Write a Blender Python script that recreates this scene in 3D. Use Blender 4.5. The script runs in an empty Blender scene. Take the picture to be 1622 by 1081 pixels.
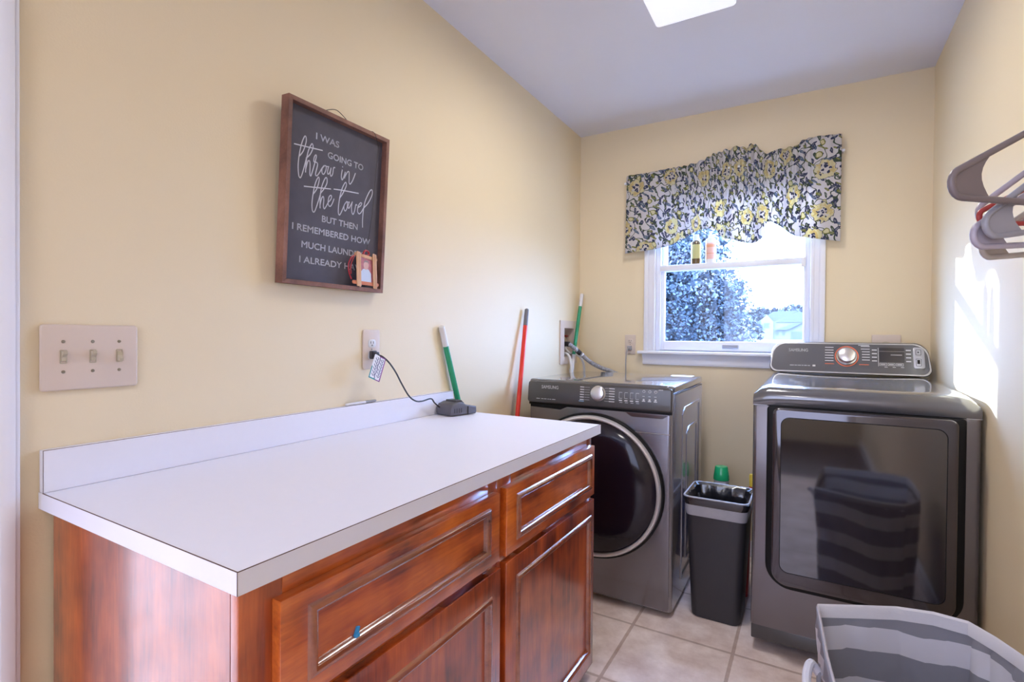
import bpy, bmesh, math, random
from mathutils import Vector, Matrix
import numpy as np

random.seed(7)
S = bpy.context.scene
COL = S.collection
PI = math.pi

# ------------------------------------------------------------------ camera
cam_d = bpy.data.cameras.new('camera')
cam_d.sensor_width = 36.0
cam_d.lens = 812.88 / 1622 * 36
cam_d.clip_start = 0.02
cam_d.clip_end = 600
cam = bpy.data.objects.new('camera', cam_d)
COL.objects.link(cam)
yaw, pit, rol = 0.5288, -0.0104, 0.0086
F = Vector((-math.sin(yaw)*math.cos(pit), math.cos(yaw)*math.cos(pit), math.sin(pit)))
R0 = Vector((math.cos(yaw), math.sin(yaw), 0))
U0 = R0.cross(F)
R1 = R0*math.cos(rol) + U0*math.sin(rol)
U1 = -R0*math.sin(rol) + U0*math.cos(rol)
mat = Matrix((R1, U1, -F)).transposed().to_4x4()
mat.translation = Vector((1.28, 0.0885, 1.18))
cam.matrix_world = mat
S.camera = cam

# ------------------------------------------------------------------ view and light
S.view_settings.view_transform = 'Standard'
S.view_settings.look = 'None'
S.view_settings.gamma = 1
S.view_settings.use_curve_mapping = False
S.view_settings.exposure = 0.40

W = bpy.data.worlds.new('sky')
S.world = W
W.use_nodes = True
wn = W.node_tree.nodes
bg = wn['Background']
bg.inputs[0].default_value = (0.40, 0.57, 1.0, 1)
bg.inputs[1].default_value = 30.0

def light(name, kind, energy, color, loc, direction=None, size=None, sizey=None, angle=None):
    d = bpy.data.lights.new(name, kind)
    d.energy = energy
    d.color = color
    if size is not None and kind == 'AREA':
        d.size = size
        if sizey:
            d.shape = 'RECTANGLE'
            d.size_y = sizey
    if angle is not None:
        d.angle = angle
    o = bpy.data.objects.new(name, d)
    COL.objects.link(o)
    o.location = loc
    if direction is not None:
        o.rotation_euler = Vector(direction).to_track_quat('-Z', 'Y').to_euler()
    return o

light('sun', 'SUN', 15.0, (1.0, 0.97, 0.93), (-8, 12, 6), (1.1, -1.0, -0.44), angle=0.012)
# unseen blue fill lamp added at the far end of the room behind the camera
light('rear_fill', 'AREA', 32, (0.56, 0.66, 1.0), (0.85, -2.32, 1.45), (0.0, 1, -0.05), 1.5, 1.8)
# unseen spot added to brighten the side floor mirrored in the cabinet end
sp = light('side_fill_spot', 'SPOT', 800, (0.60, 0.72, 1.0), (-2.0, -.5, 2.40), (0, 0, -1))
sp.data.spot_size = math.radians(84)
sp.data.spot_blend = .4
sp.data.shadow_soft_size = .06
# unseen area lamp added for the daylight in the room beyond the left doorway
light('side_daylight', 'AREA', 30, (0.70, 0.78, 1.0), (-4.38, -.4, 1.0), (1, 0, -0.12), 1.5, 1.8)
LAMP_POWER = 9
REAR_FILL_POWER = 9

# ------------------------------------------------------------------ mesh helpers
def merge(bm, t):
    me = bpy.data.meshes.new('tmp')
    t.to_mesh(me)
    t.free()
    bm.from_mesh(me)
    bpy.data.meshes.remove(me)

def bev(t, w, seg=2):
    if w > 0:
        bmesh.ops.bevel(t, geom=list(t.edges), offset=w, segments=seg, profile=0.5, affect='EDGES', clamp_overlap=True)

def box(bm, a, b, bevel=0, seg=2, M=None):
    t = bmesh.new()
    x0, y0, z0 = [min(a[i], b[i]) for i in range(3)]
    x1, y1, z1 = [max(a[i], b[i]) for i in range(3)]
    v = [t.verts.new(p) for p in ((x0,y0,z0),(x1,y0,z0),(x1,y1,z0),(x0,y1,z0),(x0,y0,z1),(x1,y0,z1),(x1,y1,z1),(x0,y1,z1))]
    for f in ((3,2,1,0),(4,5,6,7),(0,1,5,4),(1,2,6,5),(2,3,7,6),(3,0,4,7)):
        t.faces.new([v[i] for i in f])
    bev(t, bevel, seg)
    if M is not None:
        t.transform(M)
    merge(bm, t)
    return bm

def prism(bm, pts, h0, h1, mapf, bevel=0, seg=2):
    """pts 2D polygon; mapf(u, v, h) -> xyz"""
    t = bmesh.new()
    a = [t.verts.new(mapf(u, v, h0)) for u, v in pts]
    b = [t.verts.new(mapf(u, v, h1)) for u, v in pts]
    t.faces.new(a)
    t.faces.new(list(reversed(b)))
    n = len(pts)
    for i in range(n):
        t.faces.new([a[i], b[i], b[(i+1) % n], a[(i+1) % n]])
    bmesh.ops.recalc_face_normals(t, faces=list(t.faces))
    if bevel:
        es = [e for e in t.edges if (e.verts[0] in a and e.verts[1] in a) or (e.verts[0] in b and e.verts[1] in b)]
        bmesh.ops.bevel(t, geom=es, offset=bevel, segments=seg, profile=0.5, affect='EDGES', clamp_overlap=True)
    merge(bm, t)
    return bm

def ring_prism(bm, outer, inner, h0, h1, mapf):
    """flat ring between two outlines of the same number of points"""
    t = bmesh.new()
    n = len(outer)
    L = [[t.verts.new(mapf(u, v, h)) for u, v in P] for P, h in ((outer, h0), (outer, h1), (inner, h1), (inner, h0))]
    for k in range(4):
        A, B = L[k], L[(k+1) % 4]
        for i in range(n):
            t.faces.new([A[i], A[(i+1) % n], B[(i+1) % n], B[i]])
    bmesh.ops.recalc_face_normals(t, faces=list(t.faces))
    merge(bm, t)
    return bm

def rrect(u0, v0, u1, v1, r, n=6):
    """rounded rectangle; r one radius or (bl, br, tr, tl)"""
    if not isinstance(r, (tuple, list)):
        r = (r,)*4
    out = []
    for (cx, cy, a0, q) in ((u0, v0, PI, r[0]), (u1, v0, 1.5*PI, r[1]), (u1, v1, 0, r[2]), (u0, v1, .5*PI, r[3])):
        ox = cx + q if cx == u0 else cx - q
        oy = cy + q if cy == v0 else cy - q
        for k in range(n+1):
            a = a0 + .5*PI*k/n
            out.append((ox + q*math.cos(a), oy + q*math.sin(a)))
    return out

def circ(cx, cy, r, n=48, r2=None):
    r2 = r2 or r
    return [(cx + r*math.cos(2*PI*k/n), cy + r2*math.sin(2*PI*k/n)) for k in range(n)]

def smooth_path(pts, n=8):
    P = [Vector(p) for p in pts]
    out = []
    for i in range(len(P)-1):
        p0 = P[max(i-1, 0)]; p1 = P[i]; p2 = P[i+1]; p3 = P[min(i+2, len(P)-1)]
        for k in range(n):
            t = k/n
            out.append(0.5*((2*p1) + (-p0+p2)*t + (2*p0-5*p1+4*p2-p3)*t*t + (-p0+3*p1-3*p2+p3)*t**3))
    out.append(P[-1])
    return out

def tube(bm, pts, r, n=10, closed=False, sm=0):
    P = smooth_path(pts, sm) if sm else [Vector(p) for p in pts]
    m = len(P)
    rr = r if isinstance(r, (list, tuple)) else [r]*m
    if len(rr) != m:
        rr = [rr[0] + (rr[-1]-rr[0])*i/(m-1) for i in range(m)]
    t = bmesh.new()
    prev = None
    rings = []
    for i in range(m):
        if closed:
            d = P[(i+1) % m] - P[i-1]
        else:
            d = P[min(i+1, m-1)] - P[max(i-1, 0)]
        d.normalize()
        if prev is None:
            a = Vector((0, 0, 1)) if abs(d.z) < .9 else Vector((1, 0, 0))
            u = d.cross(a).normalized()
        else:
            u = (prev - d*prev.dot(d)).normalized()
        prev = u
        w = d.cross(u)
        rings.append([t.verts.new(P[i] + rr[i]*(u*math.cos(2*PI*k/n) + w*math.sin(2*PI*k/n))) for k in range(n)])
    rng = range(m) if closed else range(m-1)
    for i in rng:
        A, B = rings[i], rings[(i+1) % m]
        for k in range(n):
            t.faces.new([A[k], A[(k+1) % n], B[(k+1) % n], B[k]])
    if not closed:
        t.faces.new(list(reversed(rings[0])))
        t.faces.new(rings[-1])
    bmesh.ops.recalc_face_normals(t, faces=list(t.faces))
    merge(bm, t)
    return bm

def lathe(bm, prof, M=None, n=32, sx=1, sy=1):
    t = bmesh.new()
    rings = []
    for r, z in prof:
        if r <= 1e-6:
            rings.append([t.verts.new((0, 0, z))])
        else:
            rings.append([t.verts.new((r*sx*math.cos(2*PI*k/n), r*sy*math.sin(2*PI*k/n), z)) for k in range(n)])
    for A, B in zip(rings[:-1], rings[1:]):
        for k in range(n):
            k2 = (k+1) % n
            if len(A) == 1 and len(B) == 1:
                continue
            if len(A) == 1:
                t.faces.new([A[0], B[k2], B[k]])
            elif len(B) == 1:
                t.faces.new([A[k], A[k2], B[0]])
            else:
                t.faces.new([A[k], A[k2], B[k2], B[k]])
    if len(rings[0]) > 1:
        t.faces.new(list(reversed(rings[0])))
    if len(rings[-1]) > 1:
        t.faces.new(rings[-1])
    bmesh.ops.recalc_face_normals(t, faces=list(t.faces))
    if M is not None:
        t.transform(M)
    merge(bm, t)
    return bm

def loft(bm, rings, cap0=True, cap1=True):
    t = bmesh.new()
    V = [[t.verts.new(p) for p in r] for r in rings]
    n = len(V[0])
    for A, B in zip(V[:-1], V[1:]):
        for k in range(n):
            t.faces.new([A[k], A[(k+1) % n], B[(k+1) % n], B[k]])
    if cap0:
        t.faces.new(list(reversed(V[0])))
    if cap1:
        t.faces.new(V[-1])
    bmesh.ops.recalc_face_normals(t, faces=list(t.faces))
    merge(bm, t)
    return bm

def B():
    return bmesh.new()

def obj(name, bm, m, parent=None, local=False, angle=35):
    me = bpy.data.meshes.new(name)
    bm.to_mesh(me)
    bm.free()
    me.materials.append(m)
    me.shade_smooth()
    me.set_sharp_from_angle(angle=math.radians(angle))
    o = bpy.data.objects.new(name, me)
    COL.objects.link(o)
    if parent is not None:
        o.parent = parent
        if not local:
            base = Vector(parent.get('base', (0, 0, 0)))
            o.location = -base
            o['base'] = (0, 0, 0)
            if 'base' in o:
                del o['base']
    return o

def thing(name, label, cat, loc, group=None):
    o = bpy.data.objects.new(name, None)
    o.empty_display_size = .05
    COL.objects.link(o)
    o.location = loc
    o['base'] = tuple(loc)
    o['label'] = label
    o['category'] = cat
    if group:
        o['group'] = group
    return o

def sub(name, bm, m, part):
    """a sub-part: mesh in world coordinates, part already sits at minus its base"""
    o = obj(name, bm, m)
    o.parent = part
    return o

def tag(o, label, cat, group=None, kind=None):
    o['label'] = label
    o['category'] = cat
    if group:
        o['group'] = group
    if kind:
        o['kind'] = kind
    return o

def struct(name, bm, m, parent=None):
    o = obj(name, bm, m, parent)
    if parent is None:
        o['kind'] = 'structure'
    return o

def text_bm(s, size, mapf, width=None, center=False, thick=0.0004, bold=0.0, align=None):
    """flat lettering as mesh; mapf(u, v, h)"""
    cu = bpy.data.curves.new('lettering', 'FONT')
    cu.body = s
    cu.size = 1.0
    cu.resolution_u = 3
    o = bpy.data.objects.new('lettering', cu)
    COL.objects.link(o)
    dg = bpy.context.evaluated_depsgraph_get()
    me = bpy.data.meshes.new_from_object(o.evaluated_get(dg))
    bpy.data.objects.remove(o)
    bpy.data.curves.remove(cu)
    t = bmesh.new()
    t.from_mesh(me)
    bpy.data.meshes.remove(me)
    for v in t.verts:
        v.co *= size
    xs = [v.co.x for v in t.verts]
    x0, x1 = min(xs), max(xs)
    k = 1.0
    if width:
        k = width/(x1-x0)
    off = -(x0+x1)/2*k if center else -x0*k
    for v in t.verts:
        v.co = Vector(mapf(v.co.x*k + off, v.co.y, thick))
    return t

def add_text(bm, s, size, mapf, bold=0.0, **k):
    merge(bm, text_bm(s, size, mapf, **k))
    if bold:      # heavier stroke: the same letters again, a hair to each side
        for dx, dy in ((bold, 0), (-bold, 0), (0, bold), (0, -bold)):
            merge(bm, text_bm(s, size, lambda u, v, h: mapf(u+dx, v+dy, h), **k))

# ------------------------------------------------------------------ materials
def new_mat(name):
    m = bpy.data.materials.new(name)
    m.use_nodes = True
    nt = m.node_tree
    b = nt.nodes['Principled BSDF']
    return m, nt, b

def pbr(name, col, rough=.5, metal=0, coat=0, var=.06, vscale=8, bump=0, bscale=120, spec=.5, ior=None, coat_rough=.05):
    m, nt, b = new_mat(name)
    N = nt.nodes; L = nt.links
    tc = N.new('ShaderNodeTexCoord')
    nz = N.new('ShaderNodeTexNoise')
    nz.inputs['Scale'].default_value = vscale
    nz.inputs['Detail'].default_value = 4
    L.new(tc.outputs['Object'], nz.inputs['Vector'])
    mr = N.new('ShaderNodeMapRange')
    mr.inputs['To Min'].default_value = 1-var
    mr.inputs['To Max'].default_value = 1+var
    L.new(nz.outputs['Fac'], mr.inputs['Value'])
    mx = N.new('ShaderNodeVectorMath')
    mx.operation = 'SCALE'
    mx.inputs[0].default_value = col[:3]
    L.new(mr.outputs['Result'], mx.inputs['Scale'])
    L.new(mx.outputs['Vector'], b.inputs['Base Color'])
    b.inputs['Roughness'].default_value = rough
    b.inputs['Metallic'].default_value = metal
    b.inputs['Coat Weight'].default_value = coat
    b.inputs['Coat Roughness'].default_value = coat_rough
    b.inputs['Specular IOR Level'].default_value = spec
    if ior:
        b.inputs['IOR'].default_value = ior
    if bump:
        n2 = N.new('ShaderNodeTexNoise')
        n2.inputs['Scale'].default_value = bscale
        n2.inputs['Detail'].default_value = 3
        L.new(tc.outputs['Object'], n2.inputs['Vector'])
        bp = N.new('ShaderNodeBump')
        bp.inputs['Strength'].default_value = bump
        bp.inputs['Distance'].default_value = .002
        L.new(n2.outputs['Fac'], bp.inputs['Height'])
        L.new(bp.outputs['Normal'], b.inputs['Normal'])
    return m

def wood(name, c_dark, c_mid, c_light, grain=(1, 1, .07), scale=14, rough=.3, coat=1, coat_ior=1.8):
    m, nt, b = new_mat(name)
    N = nt.nodes; L = nt.links
    tc = N.new('ShaderNodeTexCoord')
    mp = N.new('ShaderNodeMapping')
    mp.inputs['Scale'].default_value = grain
    L.new(tc.outputs['Object'], mp.inputs['Vector'])
    n1 = N.new('ShaderNodeTexNoise')
    n1.inputs['Scale'].default_value = scale
    n1.inputs['Detail'].default_value = 6
    n1.inputs['Roughness'].default_value = .6
    n1.inputs['Distortion'].default_value = 1.2
    L.new(mp.outputs['Vector'], n1.inputs['Vector'])
    n2 = N.new('ShaderNodeTexNoise')
    n2.inputs['Scale'].default_value = 8.0
    n2.inputs['Detail'].default_value = 3
    L.new(tc.outputs['Object'], n2.inputs['Vector'])
    n3 = N.new('ShaderNodeTexNoise')
    n3.inputs['Scale'].default_value = scale*14
    n3.inputs['Detail'].default_value = 2
    L.new(mp.outputs['Vector'], n3.inputs['Vector'])
    ad = N.new('ShaderNodeMath'); ad.operation = 'MULTIPLY_ADD'
    ad.inputs[1].default_value = .55
    L.new(n1.outputs['Fac'], ad.inputs[0])
    sc = N.new('ShaderNodeMath'); sc.operation = 'MULTIPLY'
    sc.inputs[1].default_value = .5
    L.new(n2.outputs['Fac'], sc.inputs[0])
    L.new(sc.outputs[0], ad.inputs[2])
    a2 = N.new('ShaderNodeMath'); a2.operation = 'MULTIPLY_ADD'
    a2.inputs[1].default_value = .14
    L.new(n3.outputs['Fac'], a2.inputs[0])
    L.new(ad.outputs[0], a2.inputs[2])
    cr = N.new('ShaderNodeValToRGB')
    cr.color_ramp.elements[0].position = .45
    cr.color_ramp.elements[0].color = (*c_dark, 1)
    cr.color_ramp.elements[1].position = .74
    cr.color_ramp.elements[1].color = (*c_light, 1)
    e = cr.color_ramp.elements.new(.59)
    e.color = (*c_mid, 1)
    L.new(a2.outputs[0], cr.inputs['Fac'])
    L.new(cr.outputs['Color'], b.inputs['Base Color'])
    b.inputs['Roughness'].default_value = rough
    b.inputs['Coat Weight'].default_value = coat
    b.inputs['Coat Roughness'].default_value = .14
    b.inputs['Coat IOR'].default_value = coat_ior
    return m

M = {}
M['wall'] = pbr('wall_paint', (.79, .66, .445), .6, var=.02, vscale=2, bump=.12, bscale=220)
M['ceiling'] = pbr('ceiling_paint', (.74, .73, .80), .9, var=.01, bump=.1, bscale=150)
M['trim'] = pbr('trim_paint', (.80, .80, .86), .35, var=.015)
M['vinyl'] = pbr('window_vinyl', (.80, .82, .90), .3, var=.01)
M['laminate'] = pbr('white_laminate', (.80, .79, .86), .38, var=.012, vscale=60, bump=.05, bscale=500)
M['seam'] = pbr('brown_seam', (.10, .045, .03), .6)
M['cherry_v'] = wood('cherry_upright', (.11, .012, .003), (.36, .056, .008), (.58, .115, .016), (1, 1, .09))
M['cherry_h'] = wood('cherry_lengthwise', (.17, .022, .003), (.53, .100, .010), (.80, .20, .024), (1, .09, 1))
M['bead'] = wood('cherry_bead', (.14, .026, .008), (.26, .055, .014), (.34, .08, .02), (1, .09, 1), rough=.24, coat=1, coat_ior=1.9)
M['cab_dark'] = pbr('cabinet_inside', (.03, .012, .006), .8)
M['sign_wood'] = wood('sign_frame_wood', (.13, .055, .04), (.21, .09, .06), (.29, .13, .09), (1, 1, 1), 10, .6, 0)
M['chalk'] = pbr('chalkboard', (.085, .08, .105), .75, var=.25, vscale=25)
M['chalk_white'] = pbr('white_print', (.72, .72, .80), .8)
M['almond'] = pbr('almond_plastic', (.66, .54, .45), .4, var=.03)
M['almond_dark'] = pbr('toggle_plastic', (.48, .41, .30), .35)
M['slot'] = pbr('socket_slot', (.03, .025, .02), .6)
M['screw'] = pbr('screw_metal', (.30, .27, .22), .4, metal=.8)
M['steel'] = pbr('black_stainless', (.20, .19, .212), .26, metal=.75, coat=.35, var=.03)
M['steel_side'] = pbr('grey_cabinet_paint', (.29, .275, .295), .24, metal=.55, coat=.5, var=.03)
M['steel_top'] = pbr('glossy_grey_lid', (.14, .14, .155), .16, metal=.35, coat=1, var=.05, vscale=5)
M['panel'] = pbr('control_panel_plastic', (.066, .062, .062), .28, coat=.3, var=.03)
M['console'] = pbr('grey_console_plastic', (.13, .13, .145), .25, metal=.4, coat=.5, var=.02)
M['black'] = pbr('black_plastic', (.004, .004, .005), .5, spec=.25)
M['door_glass'] = pbr('dark_door_glass', (.012, .009, .016), .06, coat=1, ior=1.9, var=.05)
M['door_face'] = pbr('smoked_door_face', (.055, .048, .06), .12, metal=.5, coat=1, var=.03)
M['chrome'] = pbr('bright_ring', (.66, .63, .66), .3, metal=.45)
M['porthole'] = pbr('porthole_glass', (.012, .008, .016), .1, spec=.4, var=.05)
M['silver'] = pbr('silver_knob', (.68, .66, .66), .28, metal=.9)
M['print'] = pbr('panel_print', (.62, .62, .64), .6)
M['print_dim'] = pbr('dim_panel_print', (.30, .30, .32), .6)
M['print_red'] = pbr('orange_panel_print', (.75, .16, .07), .6)
M['print_blue'] = pbr('blue_panel_print', (.20, .32, .45), .6)
M['display'] = pbr('display_glass', (.03, .03, .04), .1, coat=1)
M['silver_pad'] = pbr('silver_button_pad', (.50, .50, .54), .3, metal=.6)
M['seam_line'] = pbr('bright_seam', (.55, .54, .55), .3, metal=.7)
M['bin'] = pbr('dark_bin_plastic', (.030, .028, .034), .42, var=.08)
M['bag'] = pbr('black_bag', (.010, .010, .016), .2, coat=1, bump=.5, bscale=40)
M['bag_band'] = pbr('pale_bag_band', (.42, .42, .46), .35, var=.15, vscale=30, bump=.5, bscale=60)
M['green_cap'] = pbr('green_cap_plastic', (.02, .52, .20), .25, coat=.5)
M['white_plastic'] = pbr('white_plastic', (.76, .75, .78), .35)
M['navy_plastic'] = pbr('navy_bottle_plastic', (.02, .035, .16), .3)
M['red_plastic'] = pbr('red_bottle_plastic', (.45, .03, .025), .3)
M['yellow_plastic'] = pbr('yellow_cap_plastic', (.80, .58, .06), .35)
M['red_pole'] = pbr('red_handle', (.72, .035, .02), .35)
M['grey_grip'] = pbr('grey_grip', (.13, .125, .14), .5)
M['green_pole'] = pbr('green_handle', (.02, .30, .14), .35)
M['white_grip'] = pbr('white_grip', (.66, .64, .62), .4)
M['cable'] = pbr('dark_cable', (.035, .034, .04), .5)
M['grey_hose'] = pbr('grey_hose', (.30, .30, .33), .5)
M['black_rubber'] = pbr('black_rubber', (.02, .02, .022), .6)
M['metal'] = pbr('valve_metal', (.5, .42, .32), .35, metal=.9)
M['teal'] = pbr('teal_valve', (.04, .22, .24), .5)
M['charger'] = pbr('charger_plastic', (.105, .10, .12), .45)
M['charger_dark'] = pbr('charger_slot', (.04, .04, .05), .4)
M['paper'] = pbr('white_paper', (.80, .80, .84), .7)
M['popsicle'] = wood('craft_stick', (.50, .24, .12), (.66, .36, .19), (.76, .46, .27), (1, 1, .2), 20, .6, 0)
M['popsicle_red'] = pbr('reddish_craft_stick', (.62, .20, .10), .6)
M['ribbon'] = pbr('red_ribbon', (.40, .02, .03), .35)
M['wire'] = pbr('hanging_wire', (.04, .03, .03), .6)
M['blue_bit'] = pbr('blue_plastic', (.04, .33, .72), .35)
M['hanger_dark'] = pbr('grey_brown_hanger', (.20, .165, .175), .35)
M['hanger_pale'] = pbr('pale_lilac_hanger', (.46, .42, .50), .35)
M['hanger_grey'] = pbr('grey_hanger', (.33, .33, .38), .35)
M['hanger_beige'] = pbr('beige_hanger', (.50, .45, .40), .35)
M['hanger_red'] = pbr('red_hanger', (.50, .06, .06), .35)
M['house'] = pbr('pale_siding', (.10, .098, .072), .7)
M['roof'] = pbr('grey_roof', (.05, .052, .05), .8)
M['house_dark'] = pbr('house_window', (.03, .033, .035), .4)
M['bark'] = pbr('bark', (.10, .085, .08), .9, var=.3)
M['amber'] = pbr('amber_bottle', (.11, .07, .03), .2, coat=.6)
M['label_yellow'] = pbr('yellow_label', (.52, .50, .22), .5)
M['label_orange'] = pbr('orange_label_band', (.74, .34, .20), .5)
M['label_peach'] = pbr('peach_label', (.80, .48, .42), .5)
M['skin'] = pbr('photo_skin', (.70, .42, .36), .4)
M['photo_bg'] = pbr('photo_red_backdrop', (.50, .16, .18), .4, var=.5, vscale=120)
M['photo_shirt'] = pbr('photo_shirt', (.58, .66, .80), .4)
M['photo_hair'] = pbr('photo_hair', (.30, .24, .22), .5)
M['tag_violet'] = pbr('violet_edging', (.25, .05, .26), .5)
M['tag_teal'] = pbr('teal_edging', (.03, .28, .28), .5)
M['tag_ink'] = pbr('tag_ink', (.09, .09, .22), .5)
M['rubber'] = pbr('rubber_foot', (.02, .02, .02), .8)
M['grass'] = pbr('lawn', (.04, .06, .05), .9, var=.3, vscale=.6)

def tile_mat():
    m, nt, b = new_mat('floor_tile')
    N = nt.nodes; L = nt.links
    tc = N.new('ShaderNodeTexCoord')
    mp = N.new('ShaderNodeMapping')
    mp.inputs['Location'].default_value = (-.662 + 10*.378, -2.15 + 12*.378, 0)
    L.new(tc.outputs['Object'], mp.inputs['Vector'])
    br = N.new('ShaderNodeTexBrick')
    br.offset = 0
    br.squash = 1
    br.inputs['Scale'].default_value = 1
    br.inputs['Brick Width'].default_value = .378
    br.inputs['Row Height'].default_value = .378
    br.inputs['Mortar Size'].default_value = .0070
    br.inputs['Mortar Smooth'].default_value = .3
    br.inputs['Color1'].default_value = (.90, .80, .76, 1)
    br.inputs['Color2'].default_value = (.86, .77, .73, 1)
    br.inputs['Mortar'].default_value = (.58, .47, .42, 1)
    L.new(mp.outputs['Vector'], br.inputs['Vector'])
    nz = N.new('ShaderNodeTexNoise')
    nz.inputs['Scale'].default_value = 7
    nz.inputs['Detail'].default_value = 8
    nz.inputs['Roughness'].default_value = .65
    L.new(tc.outputs['Object'], nz.inputs['Vector'])
    cr = N.new('ShaderNodeValToRGB')
    cr.color_ramp.elements[0].position = .35
    cr.color_ramp.elements[0].color = (.76, .66, .62, 1)
    cr.color_ramp.elements[1].position = .65
    cr.color_ramp.elements[1].color = (1.08, 1.05, 1.05, 1)
    L.new(nz.outputs['Fac'], cr.inputs['Fac'])
    mx = N.new('ShaderNodeMix')
    mx.data_type = 'RGBA'
    mx.blend_type = 'MULTIPLY'
    mx.inputs[0].default_value = 1
    L.new(br.outputs['Color'], mx.inputs[6])
    L.new(cr.outputs['Color'], mx.inputs[7])
    L.new(mx.outputs[2], b.inputs['Base Color'])
    b.inputs['Roughness'].default_value = .32
    bp = N.new('ShaderNodeBump')
    bp.inputs['Strength'].default_value = .5
    bp.inputs['Distance'].default_value = .002
    iv = N.new('ShaderNodeMath'); iv.operation = 'SUBTRACT'
    iv.inputs[0].default_value = 1
    L.new(br.outputs['Fac'], iv.inputs[1])
    L.new(iv.outputs[0], bp.inputs['Height'])
    L.new(bp.outputs['Normal'], b.inputs['Normal'])
    return m
M['tile'] = tile_mat()

def glass_mat(name, tint, gloss=.06):
    m = bpy.data.materials.new(name)
    m.use_nodes = True
    nt = m.node_tree
    nt.nodes.clear()
    out = nt.nodes.new('ShaderNodeOutputMaterial')
    tr = nt.nodes.new('ShaderNodeBsdfTransparent')
    tr.inputs[0].default_value = (*tint, 1)
    gl = nt.nodes.new('ShaderNodeBsdfGlossy')
    gl.inputs['Roughness'].default_value = .02
    mx = nt.nodes.new('ShaderNodeMixShader')
    mx.inputs[0].default_value = gloss
    nt.links.new(tr.outputs[0], mx.inputs[1])
    nt.links.new(gl.outputs[0], mx.inputs[2])
    nt.links.new(mx.outputs[0], out.inputs[0])
    return m
M['glass'] = glass_mat('window_glass', (.86, .93, 1.0), .04)

def lamp_mat():
    m, nt, b = new_mat('lit_diffuser')
    b.inputs['Base Color'].default_value = (.85, .85, .9, 1)
    b.inputs['Roughness'].default_value = .35
    b.inputs['Emission Color'].default_value = (.86, .90, 1.0, 1)
    b.inputs['Emission Strength'].default_value = .45
    b.inputs['Transmission Weight'].default_value = .0
    return m
M['diffuser'] = lamp_mat()

def bulb_mat():
    m, nt, b = new_mat('lit_bulb')
    b.inputs['Emission Color'].default_value = (1, .95, .95, 1)
    b.inputs['Emission Strength'].default_value = 2.0
    return m
M['bulb'] = bulb_mat()

def stripe_mat():
    """hamper cloth: grey and white bands by height (UV v in metres)"""
    m, nt, b = new_mat('striped_canvas')
    N = nt.nodes; L = nt.links
    uv = N.new('ShaderNodeUVMap')
    sp = N.new('ShaderNodeSeparateXYZ')
    L.new(uv.outputs['UV'], sp.inputs[0])
    md = N.new('ShaderNodeMath'); md.operation = 'MODULO'
    md.inputs[1].default_value = .125
    ad = N.new('ShaderNodeMath'); ad.operation = 'ADD'
    ad.inputs[1].default_value = .1105
    L.new(sp.outputs[1], ad.inputs[0])
    L.new(ad.outputs[0], md.inputs[0])
    gt = N.new('ShaderNodeMath'); gt.operation = 'GREATER_THAN'
    gt.inputs[1].default_value = .0685
    L.new(md.outputs[0], gt.inputs[0])
    mx = N.new('ShaderNodeMix')
    mx.data_type = 'RGBA'
    mx.inputs[6].default_value = (.27, .27, .31, 1)
    mx.inputs[7].default_value = (.68, .67, .73, 1)
    L.new(gt.outputs[0], mx.inputs[0])
    L.new(mx.outputs[2], b.inputs['Base Color'])
    b.inputs['Roughness'].default_value = .85
    nz = N.new('ShaderNodeTexNoise')
    nz.inputs['Scale'].default_value = 14
    tc = N.new('ShaderNodeTexCoord')
    L.new(tc.outputs['Object'], nz.inputs['Vector'])
    bp = N.new('ShaderNodeBump')
    bp.inputs['Strength'].default_value = .35
    bp.inputs['Distance'].default_value = .01
    L.new(nz.outputs['Fac'], bp.inputs['Height'])
    L.new(bp.outputs['Normal'], b.inputs['Normal'])
    return m
M['stripe'] = stripe_mat()
M['canvas_white'] = pbr('white_canvas_binding', (.70, .69, .74), .8, bump=.3, bscale=200)

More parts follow.
